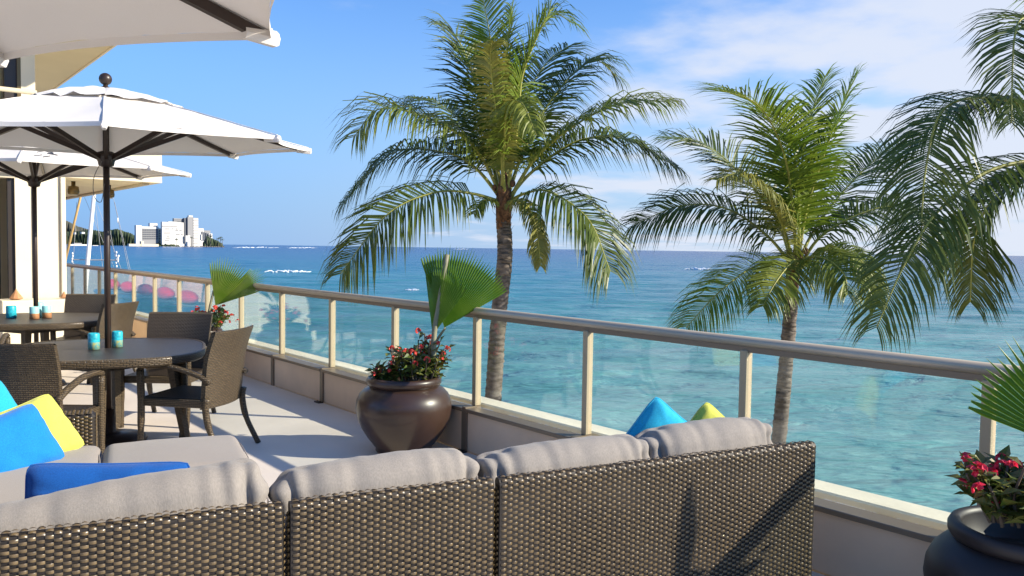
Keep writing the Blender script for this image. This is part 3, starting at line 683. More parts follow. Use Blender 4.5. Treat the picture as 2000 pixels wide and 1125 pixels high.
# ------------------------------------------------------------------ pots and plants
def flower_bush(label, loc, R, Hh, nst, nfl, lm, pm, seed, fs_=.025, name='flowering_bush'):
    rnd = random.Random(seed); t = thing(name, label, 'plant', loc, 0)
    st = MB(); lf = MB(); tips = []
    for k in range(nst):
        a = rnd.uniform(0, 2*PI); rr_ = R*math.sqrt(rnd.random()); b0 = V((math.cos(a), math.sin(a), 0))*rr_*.5
        top = V((math.cos(a), math.sin(a), 0))*rr_+V((0, 0, Hh*rnd.uniform(.55, 1)*(1-.35*(rr_/R)**2)))
        mid = b0.lerp(top, .5)+V((rnd.uniform(-.02, .02), rnd.uniform(-.02, .02), 0))
        pts = catmull([b0, mid, top], 4); st.tube(pts, [.007]*4+[.005]*5, 5); tips.append(top)
        for q in range(int(15)):
            s_ = rnd.uniform(.35, 1.02); p = pts[min(8, int(s_*8))]
            d = V((rnd.gauss(0, 1), rnd.gauss(0, 1), rnd.uniform(-.3, .9))).normalized(); L = rnd.uniform(.05, .095); w = L*.25
            sdv = d.cross(V((rnd.gauss(0, .4), rnd.gauss(0, .4), 1))).normalized(); nn = sdv.cross(d)
            a_ = p+d*.008; m_ = a_+d*L*.55
            lf.add([a_, m_-sdv*w+nn*.006, m_-nn*.002, m_+sdv*w+nn*.006, a_+d*L-nn*.012], [(0, 1, 2), (0, 2, 3), (1, 4, 2), (2, 4, 3)])
    st.build('stems', 'stem', t); o = lf.build('foliage', lm, t); o['kind'] = 'stuff'
    fm = MB()
    for q in range(8):
        a = rnd.uniform(0, 6.28); e = rnd.uniform(-.2, 1.2); d = V((math.cos(a)*math.cos(e), math.sin(a)*math.cos(e), math.sin(e)))
        s1 = d.cross(V((0, 0, 1))); s1 = (s1 if s1.length > .1 else V((1, 0, 0))).normalized(); s2 = d.cross(s1); c = d*fs_*.9; r_ = fs_*.62
        fm.add([c-d*.004]+[c+(s1*math.cos(b_)+s2*math.sin(b_))*r_*(1 if i % 2 else .72)+d*.003 for i, b_ in enumerate([k*PI/4 for k in range(8)])], [(0, i+1, (i+1) % 8+1) for i in range(8)])
    fmesh = fm.mesh('flower', pm)
    for k in range(nfl):
        p = tips[k % len(tips)]+V((rnd.gauss(0, .03), rnd.gauss(0, .03), rnd.uniform(-.03, .03)))
        if k >= len(tips): p = p+V((p.x*.25, p.y*.25, -Hh*rnd.uniform(.1, .35)))
        o = bpy.data.objects.new('flower', fmesh); COL.objects.link(o); o.parent = t; o.location = p; o.rotation_euler = (rnd.uniform(-.5, .5), rnd.uniform(-.5, .5), rnd.uniform(0, 6)); o.scale = [rnd.uniform(.7, 1.15)]*3
    return t

def pot(label, loc, mt, sc=1.0):
    t = thing('ceramic_pot', label, 'pot', loc, 0, 'large round ceramic pots')
    P = [(0, .0), (.198, 0), (.208, .012), (.206, .03), (.222, .05), (.268, .11), (.312, .18), (.344, .26), (.354, .33), (.348, .385), (.328, .43), (.298, .462), (.268, .482), (.252, .492)]
    MB().lathe([(r*sc, z*sc) for r, z in P], 64).build('body', mt, t, smooth=True)
    Q = [(.250, .488), (.266, .496), (.276, .512), (.277, .535), (.268, .552), (.252, .559), (.236, .553), (.230, .535), (.228, .46), (.18, .42), (0, .415)]
    MB().lathe([(r*sc, z*sc) for r, z in Q], 64).build('rim', mt, t, smooth=True)
    MB().lathe([(.226*sc, .440*sc), (.12*sc, .450*sc), (0, .455*sc)], 24).build('soil', 'soil', t)
    return t

def fan_leaf(t, base, axis, normal, R, spread, nseg, mt='fan_leaf', curl=.0, free=.62, asym=0, fold=0):
    axis = V(axis).normalized(); normal = V(normal); normal = (normal-axis*normal.dot(axis)).normalized(); side = axis.cross(normal)
    vs = []; fs = []; base = V(base); da = spread/nseg
    def P(a, r, lift=0):
        rr_ = r; y = math.sin(a); x = math.cos(a)
        return base+axis*(x*rr_)+side*(y*rr_)+normal*(lift+curl*r*r*(1) + fold*abs(a)*r)
    rnd = random.Random(int(R*1000)+nseg)
    for k in range(nseg):
        a = -spread/2+da*(k+.5)+asym; rl = R*(1-.18*abs(2*(k+.5)/nseg-1)**2.5)*rnd.uniform(.94, 1.03)
        h_ = da*.5; pl = R*.5*math.tan(h_)*.9; o = len(vs)
        fr_ = free*rnd.uniform(.96, 1.04)
        vs += [P(a, .0), P(a-h_, R*free*.5, -pl*.45), P(a, R*free*.5, pl*.45), P(a+h_, R*free*.5, -pl*.45),
               P(a-h_*.97, R*free, -pl*.8), P(a, R*free, pl*.8), P(a+h_*.97, R*free, -pl*.8),
               P(a-h_*.36, R*.5*(free+.95), -pl*.3), P(a, R*.5*(free+.95), pl*.5), P(a+h_*.36, R*.5*(free+.95), -pl*.3), P(a+rnd.uniform(-.2, .2)*h_, rl, -.01)]
        fs += [tuple(i+o for i in f) for f in ((0, 1, 2), (0, 2, 3), (1, 4, 5, 2), (2, 5, 6, 3), (4, 7, 8, 5), (5, 8, 9, 6), (7, 10, 8), (8, 10, 9))]
    mb = MB(); mb.add(vs, fs); return mb.build('leaf', mt, t)

def fan_palm(label, loc, leaves, petioles):
    t = thing('fan_palm', label, 'plant', loc, 0); L = V(loc)
    for a in leaves: fan_leaf(t, V(a[0])-L, *a[1:])
    for pts, rad, mt in petioles: MB().tube(catmull([V(p)-L for p in pts], 5), [lerp(rad[0], rad[1], k/(5*(len(pts)-1))) for k in range(5*(len(pts)-1)+1)], 7).build('leaf_stalk', mt, t, smooth=True)
    return t
# pot beside the railing, middle of the picture
P1 = V((3.29, 5.34, 0))
pot('glossy brown pot by the railing in the middle of the picture', P1, 'ceramic', 1.03)
dz = P1.dot(V((FW.x, FW.y, 0)))
def A1(x, y, o=0): return at(x, y, dz+o)
toC = -V((FW.x, FW.y, 0)).normalized(); rr0 = V((RT.x, RT.y, 0)).normalized()
fan_palm('single broad green fan leaf rising from the brown pot in the middle', P1+V((0, 0, .50)),
    [(A1(868, 640, .05), A1(905, 488, .05)-A1(868, 640, .05), toC+rr0*.2, .64, 1.40, 36, 'fan_leaf', .03, .80, .12),
     (A1(845, 655, .0), A1(845, 560, .0)-A1(845, 655, .0), toC*.9-rr0*.7, .58, .95, 20, 'fan_leaf', .0, .74, .30)],
    [([A1(846, 700, -.02), A1(848, 650, -.03), A1(858, 590, -.03), A1(873, 497, -.03)], (.022, .019), 'petiole_grey'),
     ([A1(844, 705, .02), A1(852, 668, .04), A1(870, 640, .05)], (.012, .009), 'petiole_grey')])
flower_bush('bushy plant with pink red flowers in the middle brown pot', A1(818, 752, .04), .225, .43, 36, 34, 'leaf_dark', 'petal', 5, .020)
flower_bush('small dark red flowering sprig at the left rim of the middle pot', A1(748, 748, -.02), .09, .16, 10, 12, 'leaf_dark', 'petal', 9, .016)
# farther pot
P2 = V((3.22, 9.86, 0)); pot('farther brown pot half hidden behind a wicker chair', P2, 'ceramic')
dz2 = P2.dot(V((FW.x, FW.y, 0)))
def A2(x, y, o=0): return at(x, y, dz2+o)
fan_palm('fan palm with two bright leaves in the farther pot', P2+V((0, 0, .5)),
    [(A2(421, 598), A2(440, 520)-A2(421, 598), toC+rr0*.2, .62, .95, 18, 'fan_leaf_light', .05, .66, .1),
     (A2(424, 596, .05), A2(512, 532)-A2(424, 596), toC*.6+V((0, 0, .5)), .68, .70, 14, 'fan_leaf_light', -.1, .72, 0)],
    [([A2(404, 630), A2(412, 590), A2(426, 535)], (.016, .012), 'petiole_grey'), ([A2(414, 634), A2(418, 612), A2(423, 597)], (.010, .008), 'petiole')])
flower_bush('yellow green bush with coral red flowers in the farther pot', A2(412, 641), .26, .26, 26, 40, 'leaf', 'petal', 12, .024)
# right foreground pot
P3 = V((3.395, 1.10, 0)); pot('near-black pot cut by the right edge of the picture', P3, 'ceramic_dark')
dz3 = P3.dot(V((FW.x, FW.y, 0)))
def A3(x, y, o=0): return at(x, y, dz3+o)
fan_palm('deep green fan palm leaf at the right edge above the dark pot', P3+V((0, 0, .5)),
    [(A3(2118, 890, 0), A3(2035, 680)-A3(2118, 890), toC-rr0*.25, .50, 1.9, 32, 'fan_leaf', -.02, .74, .12)],
    [([A3(2060, 1000), A3(2066, 950), A3(2076, 898)], (.013, .010), 'petiole')])
flower_bush('leafy plant with bright crimson flower clusters in the dark pot at the right edge', A3(1985, 1022, -.02), .23, .25, 46, 60, 'leaf_dark', 'petal_pink', 21, .021)

# ------------------------------------------------------------------ coconut palms
def frond(t, pts, L_leaf=.85, n=104, mt='frond_a', droop=.7, width=.036, seed=0, start=.20, base_r=.058, vang=0.0, ragged=.1, roll=None):
    rnd = random.Random(seed); path = catmull(pts, 10)
    if roll is None:
        hz_ = 1-min(1, abs((pts[-1]-pts[0]).normalized().z)*1.1); roll = rnd.uniform(.35, .75)*(.3+.7*hz_)
    path = path; K = len(path)-1
    o = MB().tube(path, [lerp(base_r, .006, (k/K)**.38) for k in range(K+1)], 6).build('frond', 'rachis', t, smooth=True)
    mb = MB()
    cum = [0]
    for k in range(K): cum.append(cum[-1]+(path[k+1]-path[k]).length)
    tot = cum[-1]
    def samp(s_):
        q = s_*tot; k = 0
        while k < K-1 and cum[k+1] < q: k += 1
        tt = (q-cum[k])/max(1e-6, cum[k+1]-cum[k]); return path[k].lerp(path[k+1], tt), (path[min(K, k+2)]-path[max(0, k-1)]).normalized()
    for i in range(n):
        s_ = start+(1-start)*((i+.5)/n)**.93
        p, tg = samp(s_)
        sd_ = tg.cross(V((0, 0, 1)))
        if sd_.length < .25: sd_ = tg.cross(V((math.cos(seed), math.sin(seed), .0)))
        sd_.normalize(); un = sd_.cross(tg).normalized()
        if un.z < 0: un = -un
        if sd_.dot(toC) < 0: sd_ = -sd_
        sd_, un = (sd_*math.cos(roll)-un*math.sin(roll)), (un*math.cos(roll)+sd_*math.sin(roll))
        ll = L_leaf*1.2*(.45+.55*math.sin(PI*min(1, (s_-start)/(1-start)*.78+.14)))*(1 if s_ < .93 else .75)
        for sgn in (-1, 1):
            if rnd.random() < ragged*.35: continue
            l_ = ll*rnd.uniform(.8, 1.08); fwd = lerp(.22, .95, s_**1.3)+rnd.gauss(0, .08)
            d = (sd_*sgn*1.0+tg*fwd+un*(vang+rnd.gauss(.22, .10))).normalized()
            g_ = V((0, 0, -1)); w = width*rnd.uniform(.8, 1.1)*(1 if s_ < .8 else .75)
            q0 = p; d1 = d; q1 = q0+d1*l_*.3; d2 = (d1+g_*droop*.50*rnd.uniform(.75, 1.25)).normalized(); q2 = q1+d2*l_*.35
            d3 = (d2+g_*droop*.80*rnd.uniform(.7, 1.3)).normalized(); q3 = q2+d3*l_*.35
            wd = d1.cross(un); wd = (wd if wd.length > .1 else tg).normalized()
            wd = (wd+tg*.0+un*rnd.gauss(0, .35)).normalized()
            mb.add([q0-wd*w*.3, q0+wd*w*.3, q1-wd*w*.5, q1+wd*w*.5, q2-wd*w*.38, q2+wd*w*.38, q3], [(0, 1, 3, 2), (2, 3, 5, 4), (4, 5, 6)])
    l = mb.build('leaflets', mt, o); l['kind'] = 'stuff'
    return o
def coconut(label, depth, trunk, rad, fronds, crown, seed, husk=.30, leaf=1.12):
    loc = at(trunk[-1][0], trunk[-1][1], depth); loc.z = -7.2
    t = thing('coconut_palm', label, 'tree', loc, 0, 'coconut palms beyond the railing')
    def L(p): return p-V(loc)
    rnd = random.Random(seed)
    path = catmull([at(x, y, depth) for x, y in trunk][::-1], 40); path[0].z = -7.3
    rr_ = []
    pts = []
    for k, p in enumerate(path):
        s_ = k/(len(path)-1); pts.append(L(p)+V((rnd.gauss(0, .004), rnd.gauss(0, .004), 0)))
        rr_.append(lerp(rad*1.25, rad, s_)*(1+.05*(k % 3 == 0)+rnd.uniform(-.02, .02)) )
    MB().tube(pts, rr_, 14).build('trunk', 'trunk', t, smooth=True)
    c = L(at(crown[0], crown[1], depth)); c0 = pts[-1]
    mb = MB(); mb.tube([c0-V((0, 0, .15)), c0+V((0, 0, .05)), c0.lerp(c, .5), c, c+V((0, 0, .25))], [rad*1.0, rad*1.1, rad*1.2, rad*.9, .03], 11)
    for k in range(34):   # torn leaf bases and fibre
        a = rnd.uniform(0, 6.28); hgt = rnd.uniform(-.28, .45); d = V((math.cos(a), math.sin(a), 0)); p = c0+d*rad*.95+V((0, 0, hgt)); s_ = V((-d.y, d.x, 0))*rnd.uniform(.02, .06)
        q = p+d*rnd.uniform(.03, .12)+V((0, 0, rnd.uniform(.06, .2)))
        mb.add([p-s_, p+s_, q], [(0, 1, 2)])
    mb.build('crown_fibre', 'husk', t)
    for i in range(5):
        a = rnd.uniform(0, 6.28); q = c+V((math.cos(a)*rad*1.3, math.sin(a)*rad*1.3, rnd.uniform(-.1, .1)))
        MB().sphere(q, .055, 8, 6, (1, 1, 1.3)).build('bud', 'husk', t, smooth=True)
    for i, fdef in enumerate(fronds):
        pp, dds, kw = fdef
        P = [c+V((rnd.uniform(-.06, .06), rnd.uniform(-.06, .06), -.34))]+[L(at(x, y, depth+d)) for (x, y), d in zip(pp, dds)]
        a = dict(L_leaf=leaf, seed=seed*50+i); a.update(kw)
        if leaf > 1 and 'L_leaf' in kw: a['L_leaf'] *= 1.2
        frond(t, P, **a)
    return t
Gn = dict(mt='frond_g'); Dk = dict(mt='frond_b'); Yl = dict(mt='frond_y')
fr1 = [
 ([(930, 292), (850, 237), (745, 212), (690, 268)], (0, -.4, -.9, -1.1), dict(mt='frond_a', droop=1.0)),
 ([(925, 325), (860, 296), (765, 300), (672, 395)], (.3, .7, 1.0, 1.2), dict(mt='frond_b', droop=1.3)),
 ([(922, 378), (850, 376), (755, 420), (665, 535)], (-.3, -.7, -1.1, -1.4), dict(mt='frond_b', droop=1.3)),
 ([(955, 255), (925, 150), (893, 75), (858, 50)], (.4, .6, .7, .7), dict(mt='frond_b', droop=.5)),
 ([(972, 210), (960, 90), (942, -10)], (.3, .4, .4), dict(mt='frond_g', droop=.25, L_leaf=.65)),
 ([(1000, 220), (1035, 95), (1080, 30), (1118, 45)], (.2, .2, .1, 0), dict(mt='frond_g', droop=.7)),
 ([(985, 180), (992, 80), (1000, 15)], (-.1, -.2, -.2), dict(mt='frond_g', droop=.3, L_leaf=.6)),
 ([(1035, 265), (1100, 165), (1160, 118), (1205, 150)], (.6, 1.0, 1.2, 1.3), dict(mt='frond_b', droop=.9)),
 ([(1045, 310), (1130, 240), (1220, 200), (1305, 198)], (-.3, -.7, -.9, -1.1), dict(mt='frond_a', droop=.8)),
 ([(1040, 335), (1130, 275), (1220, 272), (1320, 325)], (-.1, .1, .3, .5), dict(mt='frond_b', droop=1.1)),
 ([(1025, 378), (1075, 375), (1150, 430), (1192, 530)], (-.3, -.6, -.9, -1.1), dict(mt='frond_b', droop=1.2)),
 ([(1010, 392), (1032, 405), (1048, 450), (1056, 520)], (-.5, -.7, -.8, -.8), dict(mt='frond_y', L_leaf=.3, droop=1.6)),
 ([(985, 290), (990, 218), (1018, 200), (1048, 265)], (-.5, -1.0, -1.5, -1.9), dict(mt='frond_a', droop=1.3, L_leaf=.4)),
 ([(975, 260), (962, 160), (958, 100), (966, 80)], (-.6, -1.0, -1.3, -1.6), dict(mt='frond_y', droop=1.0, L_leaf=.45)),
 ([(1005, 270), (1030, 185), (1070, 120), (1110, 90)], (.8, 1.3, 1.7, 2.0), dict(mt='frond_b', droop=.7)),
 ([(1010, 250), (1020, 150), (1050, 70), (1075, 20)], (-.2, -.3, -.4, -.5), dict(mt='frond_g', droop=.6)),
 ([(955, 300), (915, 250), (860, 205), (800, 190)], (.9, 1.5, 2.0, 2.2), dict(mt='frond_b', droop=.9)),
 ([(950, 390), (935, 400), (925, 418)], (-.2, -.3, -.4), dict(mt='frond_a', L_leaf=.28, droop=1.0, n=30)),
]
coconut('tall coconut palm in the middle, its full crown against the blue sky', 15, [(983, 425), (986, 500), (974, 620), (963, 780), (945, 1080), (930, 1430)], .132, fr1, (985, 362), 1)
fr2 = [
 ([(1548, 400), (1528, 290), (1480, 205), (1405, 175)], (-.4, -.9, -1.2, -1.5), dict(mt='frond_g', droop=.35, L_leaf=.95)),
 ([(1562, 400), (1570, 290), (1590, 205), (1612, 148)], (.1, .1, .1, .1), dict(mt='frond_g', droop=.35, L_leaf=.7)),
 ([(1575, 410), (1610, 300), (1645, 205), (1672, 150)], (-.1, -.3, -.4, -.5), dict(mt='frond_g', droop=.5)),
 ([(1515, 425), (1445, 338), (1375, 282), (1300, 268)], (.5, .9, 1.2, 1.4), dict(mt='frond_b', droop=.4)),
 ([(1530, 445), (1495, 375), (1450, 338), (1400, 352)], (-.5, -.9, -1.2, -1.4), dict(mt='frond_y', droop=1.2, L_leaf=.55)),
 ([(1500, 462), (1420, 408), (1330, 402), (1235, 440)], (.2, .3, .4, .5), dict(mt='frond_b', droop=1.0)),
 ([(1525, 515), (1475, 520), (1405, 570), (1340, 640)], (-.3, -.6, -.9, -1.1), dict(mt='frond_g', droop=.9, L_leaf=.7, n=120, width=.022)),
 ([(1555, 508), (1535, 525), (1510, 560), (1490, 598)], (-.7, -1.1, -1.5, -1.7), dict(mt='frond_a', droop=.9, L_leaf=.6)),
 ([(1590, 450), (1650, 370), (1725, 300), (1785, 278)], (.4, .8, 1.1, 1.3), dict(mt='frond_b', droop=.6)),
 ([(1600, 465), (1680, 418), (1760, 405), (1835, 450)], (-.1, -.2, -.2, -.2), dict(mt='frond_b', droop=1.1)),
 ([(1590, 498), (1640, 488), (1690, 520), (1712, 600)], (-.5, -.9, -1.2, -1.4), dict(mt='frond_a', droop=1.3, L_leaf=.4)),
 ([(1575, 505), (1612, 505), (1648, 535), (1655, 575)], (-.8, -1.3, -1.7, -1.9), dict(mt='frond_a', droop=1.2, L_leaf=.6)),
 ([(1560, 420), (1555, 330), (1540, 260), (1500, 215)], (-.2, -.4, -.5, -.6), dict(mt='frond_g', droop=.5)),
]
coconut('second coconut palm, right of the middle, with a crown level with the horizon', 15.5, [(1548, 545), (1543, 620), (1534, 720), (1524, 830), (1500, 1080), (1478, 1440)], .118, fr2, (1557, 498), 2)
fr3 = [
 ([(2070, 100), (2010, 38), (1982, 70), (1975, 240)], (-.2, -.4, -.7, -.9), dict(mt='frond_b', droop=.7, L_leaf=.62, n=120, width=.027, roll=.3)),
 ([(2050, 235), (1945, 192), (1845, 212), (1808, 330), (1798, 490)], (0, -.1, -.3, -.5, -.6), dict(mt='frond_b', droop=1.0, L_leaf=.8, n=120, width=.027, roll=.3)),
 ([(2060, 250), (1960, 200), (1850, 225), (1740, 320)], (.3, .6, .8, 1.0), dict(mt='frond_b', droop=.7, L_leaf=.72, n=120, width=.027, roll=.3)),
 ([(2050, 315), (1930, 335), (1830, 415), (1765, 520), (1712, 640)], (-.2, -.4, -.6, -.8, -.9), dict(mt='frond_b', droop=1.1, L_leaf=.8, n=120, width=.027, roll=.3)),
 ([(2040, 340), (1950, 380), (1905, 460), (1895, 590)], (-.1, .1, .2, .3), dict(mt='frond_b', droop=.8, L_leaf=.7, n=120, width=.027, roll=.3)),
 ([(2040, 330), (1960, 350), (1900, 400), (1860, 520)], (.4, .7, .9, 1.1), dict(mt='frond_b', droop=.9, L_leaf=.7, n=120, width=.027, roll=.3)),
 ([(2090, 200), (2060, 60), (2010, -20), (1950, -30)], (0, 0, 0, 0), dict(mt='frond_b', droop=.7, L_leaf=.6, n=120, width=.027, roll=.3)),
 ([(2180, 240), (2260, 180), (2340, 180), (2420, 260)], (0, 0, 0, 0), dict(mt='frond_a')),
 ([(2170, 300), (2260, 330), (2330, 400), (2380, 520)], (0, 0, 0, 0), dict(mt='frond_a')),
 ([(2150, 200), (2200, 60), (2280, -40), (2360, -60)], (0, 0, 0, 0), dict(mt='frond_g')),
 ([(2120, 200), (2110, 60), (2100, -80), (2080, -180)], (0, 0, 0, 0), dict(mt='frond_g')),
]
coconut('nearest coconut palm beyond the right edge, only its hanging fronds in view', 9.5, [(2120, 380), (2118, 600), (2110, 900), (2100, 2050)], .15, fr3, (2120, 300), 3, leaf=.95)

# ------------------------------------------------------------------ beached catamaran behind the railing
bl = at(172, 520, 32); bl.z = -7.0
ct = thing('sailing_catamaran', 'sailing catamaran with a white mast and tan spar beyond the far end of the railing', 'boat', bl)
def LC(x, y, d=32): return at(x, y, d)-bl
ft = V((0, 0, .6))
for s_ in (-1, 1):
    o = rr0*1.6*s_
    mb = MB(); mb.tube([o-f0*5+V((0, 0, .6)), o-f0*4+V((0, 0, .35)), o+V((0, 0, .3)), o+f0*4+V((0, 0, .4)), o+f0*5.6+V((0, 0, .9))], [(.1, .1), (.45, .3), (.55, .38), (.4, .3), (.04, .05)], 10, flat=(0, 0, 1)); mb.build('hull', 'boat_white', ct, smooth=True)
MB().box(-1.7, 1.7, -2.6, 2.6, .75, .95, M=Matrix.Rotation(-YAW, 4, 'Z')).build('deck', 'boat_white', ct)
MB().tube([LC(160, 800), LC(165, 585), LC(174, 480), LC(183, 385), LC(192, 290)], [.085, .085, .08, .07, .06], 10).build('mast', 'boat_white', ct, smooth=True)
MB().tube([LC(120, 540), LC(156, 390), LC(166, 350)], [.05, .045, .03], 8).build('spar', 'spar_tan', ct, smooth=True)
MB().tube([LC(144, 507), LC(175, 507.5), LC(230, 508)], [.022]*3, 6).build('boom', 'cable', ct)
for (x0, y0, x1, y1) in ((165, 385, 230, 540), (224, 395, 262, 560), (190, 400, 244, 545), (150, 395, 140, 560), (205, 395, 226, 510), (220, 380, 254, 540), (186, 400, 205, 560)):
    MB().tube([LC(x0, y0), LC(x1, y1)], .0075, 4).build('stay', 'cable', ct)
for xs_, y0, y1 in ((142, 495, 516), (227, 493, 520), (231, 500, 510)):
    for k in range(5):
        yy = lerp(y0, y1, k/4); MB().sphere(LC(xs_+random.uniform(-1.2, 1.2), yy), .032, 7, 5, (1, 1, 1.6)).build('float', 'boat_white', ct, smooth=True)
MB().sphere(LC(230, 430), .03, 7, 6, (1, 1, 3.5)).build('float', 'boat_white', ct, smooth=True)

# ------------------------------------------------------------------ sectional sofa
SO = V((3.20, 1.858, 0)); SR = math.atan2(-.244, .970)
SM = Matrix.Translation(SO) @ Matrix.Rotation(SR, 4, 'Z')
BT = .755     # height of the woven back
def weave(mb, P, Nn, Wd, n_u, n_v, pu, pv, rnd, amp=.0062):
    """Short strands lying proud of the panel. P(u,v) point in metres, Nn(u,v) normal."""
    for j in range(n_v):
        for i in range(n_u):
            cu = (i+.5+(.5 if j % 2 else 0))*pu; cv = (j+.5)*pv
            if cu+pu*.3 > Wd: continue
            c = P(cu, cv); n_ = Nn(cu, cv); du = (P(cu+.004, cv)-P(cu-.004, cv)).normalized(); dv = n_.cross(du)
            hw = pu*.245*rnd.uniform(.92, 1.06); hh = pv*.50; a = amp*rnd.uniform(.8, 1.2); tl = rnd.uniform(-.0006, .0006)
            vs = []
            for uu in (-1, -.55, .0, .55, 1):
                for vv in (-1, 0, 1):
                    z = a*(1-uu*uu*.95)*(1 if vv == 0 else .45)-.0010+tl*uu
                    vs.append(c+du*(hw*uu)+dv*(hh*vv*(1-.12*uu*uu))+n_*z)
            o = len(mb.v)
            mb.v += [tuple(p) for p in vs]
            mb.f += [(o+k*3+q, o+k*3+3+q, o+k*3+4+q, o+k*3+1+q) for k in range(4) for q in range(2)]
rw = random.Random(11)
def back_panel(t, x0, x1, z0=.06, top=BT, y=0.0, th=.05, rows=None, vis=True):
    W_ = x1-x0; r = th/2
    MB().box(x0+.003, x1-.003, y+.003, y+th-.003, z0, top-r, bev=.002).tube([(x0+.003, y+r, top-r), (x1-.003, y+r, top-r)], r-.003, 14).build('back_frame', 'weave_base', t)
    Hs = top-r-z0
    def P(u, v):
        wob = .0035*noise.noise(V((x0+u, v*2, 1.7))*3)+.0015*noise.noise(V(((x0+u)*9, v*9, 4.2)))
        if v <= Hs: return V((x0+u, y+wob, z0+v))
        a = (v-Hs)/r; return V((x0+u, y+wob+r-r*math.cos(a), top-r+r*math.sin(a)+1.4*wob))
    def Nn(u, v):
        if v <= Hs: return V((0, -1, 0))
        a = (v-Hs)/r; return V((0, -math.cos(a), math.sin(a)))
    pu, pv = .0430, .0100; mb = MB()
    weave(mb, P, Nn, W_, int(W_/pu)+1, int((Hs+r*2.6)/pv), pu, pv, rw)
    # end edges
    for xe, sg in ((x0, -1), (x1, 1)):
        P2 = lambda u, v, xe=xe, sg=sg: V((xe, y+(u if sg > 0 else th-u), z0+v)); N2 = lambda u, v, sg=sg: V((sg, 0, 0))
        weave(mb, P2, N2, th, 2, int(Hs/pv), th/2, pv, rw)
    o = mb.build('wicker_weave', 'weave_strand', t, smooth=True); o['kind'] = 'stuff'

def soft_box(w, d, h, r=.06, bulge=.03, seed=0, n=22, wr=.006, wscale=(7, 7, 2.0), tuck=0, crown=0):
    """rounded, stuffed cushion centred on the origin (w along x, d along y, h along z)."""
    mb = MB(); hw, hd, hh = w/2, d/2, h/2; r = min(r, hw, hd, hh)*.98
    def f(p):
        q = V((max(-hw+r, min(hw-r, p.x)), max(-hd+r, min(hd-r, p.y)), max(-hh+r, min(hh-r, p.z))))
        dd = p-q; dn = dd.normalized() if dd.length > 1e-6 else V((0, 0, 1)); o = q+dn*r
        a, b_, c = o.x/hw, o.y/hd, o.z/hh
        o = o+V((0, 0, 1))*(c*bulge*(1-a*a)*(1-b_*b_))+V((0, 1, 0))*(b_*bulge*(1-a*a)*(1-c*c))
        nz_ = noise.noise(V((o.x*wscale[0]+seed*7.1, o.y*wscale[1], o.z*wscale[2])))+.5*noise.noise(V((o.x*wscale[0]*2.3+seed, o.y*wscale[1]*2, o.z*wscale[2]*1.7+4)))
        e = min(1, max(abs(a), abs(b_), abs(c))**6)
        o = o+dn*(wr*nz_*(1-.3*e))
        if tuck:   # gathered corner folds at the ends
            for ca, cc, cl, an, dp in ((.86, .55, .30, .35, .034), (.70, .80, .22, -.5, .012), (.55, .72, .30, .15, .007), (-.30, .8, .3, .1, .005)):
                for sg_ in ((1, -1) if ca > .6 else (1,)):
                    ua = (a*sg_-ca)*hw/.045; uc = (c-cc)*hh/.12
                    q1 = ua*math.cos(an)-uc*math.sin(an)*.4; q2 = uc*math.cos(an)+ua*math.sin(an)*.4
                    o = o-dn*dp*math.exp(-(q1*1.8)**2-q2*q2)*(1 if b_ < .3 else 0)
            ex = max(0, (abs(a)-.78)/.22)
            o = o - V((math.copysign(1, a)*tuck*.5*ex*max(0, 1-abs(c)*1.1), 0, 0)) + dn*(-.010*ex*math.cos(c*14+seed))
        if crown: o.z += crown*(1-a*a)*(1 if c > 0 else 0)*abs(c)
        return o
    nx = max(6, int(n*w/max(w, h, d))); ny = max(6, int(n*d/max(w, h, d))); nzc = max(6, int(n*h/max(w, h, d)))
    def warp(s_): return math.sin(s_*PI/2)*.65+s_*.35
    for (ax, s_) in ((0, -1), (0, 1), (1, -1), (1, 1), (2, -1), (2, 1)):
        na_, nb_ = ((ny, nzc), (nx, nzc), (nx, ny))[ax]
        def fn(u, v, ax=ax, s_=s_):
            a = warp(2*u-1); b_ = warp(2*v-1)
            if ax == 0: p = V((s_*hw, (a if s_ > 0 else -a)*hd, b_*hh))
            elif ax == 1: p = V(((-a if s_ > 0 else a)*hw, s_*hd, b_*hh))
            else: p = V(((a if s_ > 0 else -a)*hw, b_*hd, s_*hh))
            return f(p)
        mb.grid(fn, na_, nb_)
    return mb
def piping(w, d, h, r=.06, y=None, z=None, bulge=0):
    # a stitched seam line round the cushion face
    pts = []
    if z is not None:
        for k in range(64):
            a = 2*PI*k/64; c, s_ = math.cos(a), math.sin(a); e = 2/5.5
            pts.append(V((w/2*math.copysign(abs(c)**e, c), d/2*math.copysign(abs(s_)**e, s_), z)))
    else:
        for k in range(64):
            a = 2*PI*k/64; c, s_ = math.cos(a), math.sin(a); e = 2/5.5
            pts.append(V((w/2*math.copysign(abs(c)**e, c), y, h/2*math.copysign(abs(s_)**e, s_))))
    pts.append(pts[0]); return MB().tube(pts, .0032, 5, cap=False)
def place(o, M): 
    o.matrix_local = M; return o
def back_cushion(t, cx, w, cy=.165, cz=.59, h=.46, d=.20, lean=.20, seed=0, mt='cushion', rz=0, roll=0):
    M = Matrix.Translation((cx, cy, cz)) @ Matrix.Rotation(rz, 4, 'Z') @ Matrix.Rotation(roll, 4, 'Y') @ Matrix.Rotation(lean*-1, 4, 'X')
    o = soft_box(w, d, h, r=.072, bulge=.020, seed=seed, n=96, wr=.0065, wscale=(11, 6, 1.6), tuck=.03).build('back_cushion', mt, t, smooth=True); o.matrix_local = M
    p = piping(w*.985, d, h*.975, y=-.040).build('seam', 'piping', o)
    return o
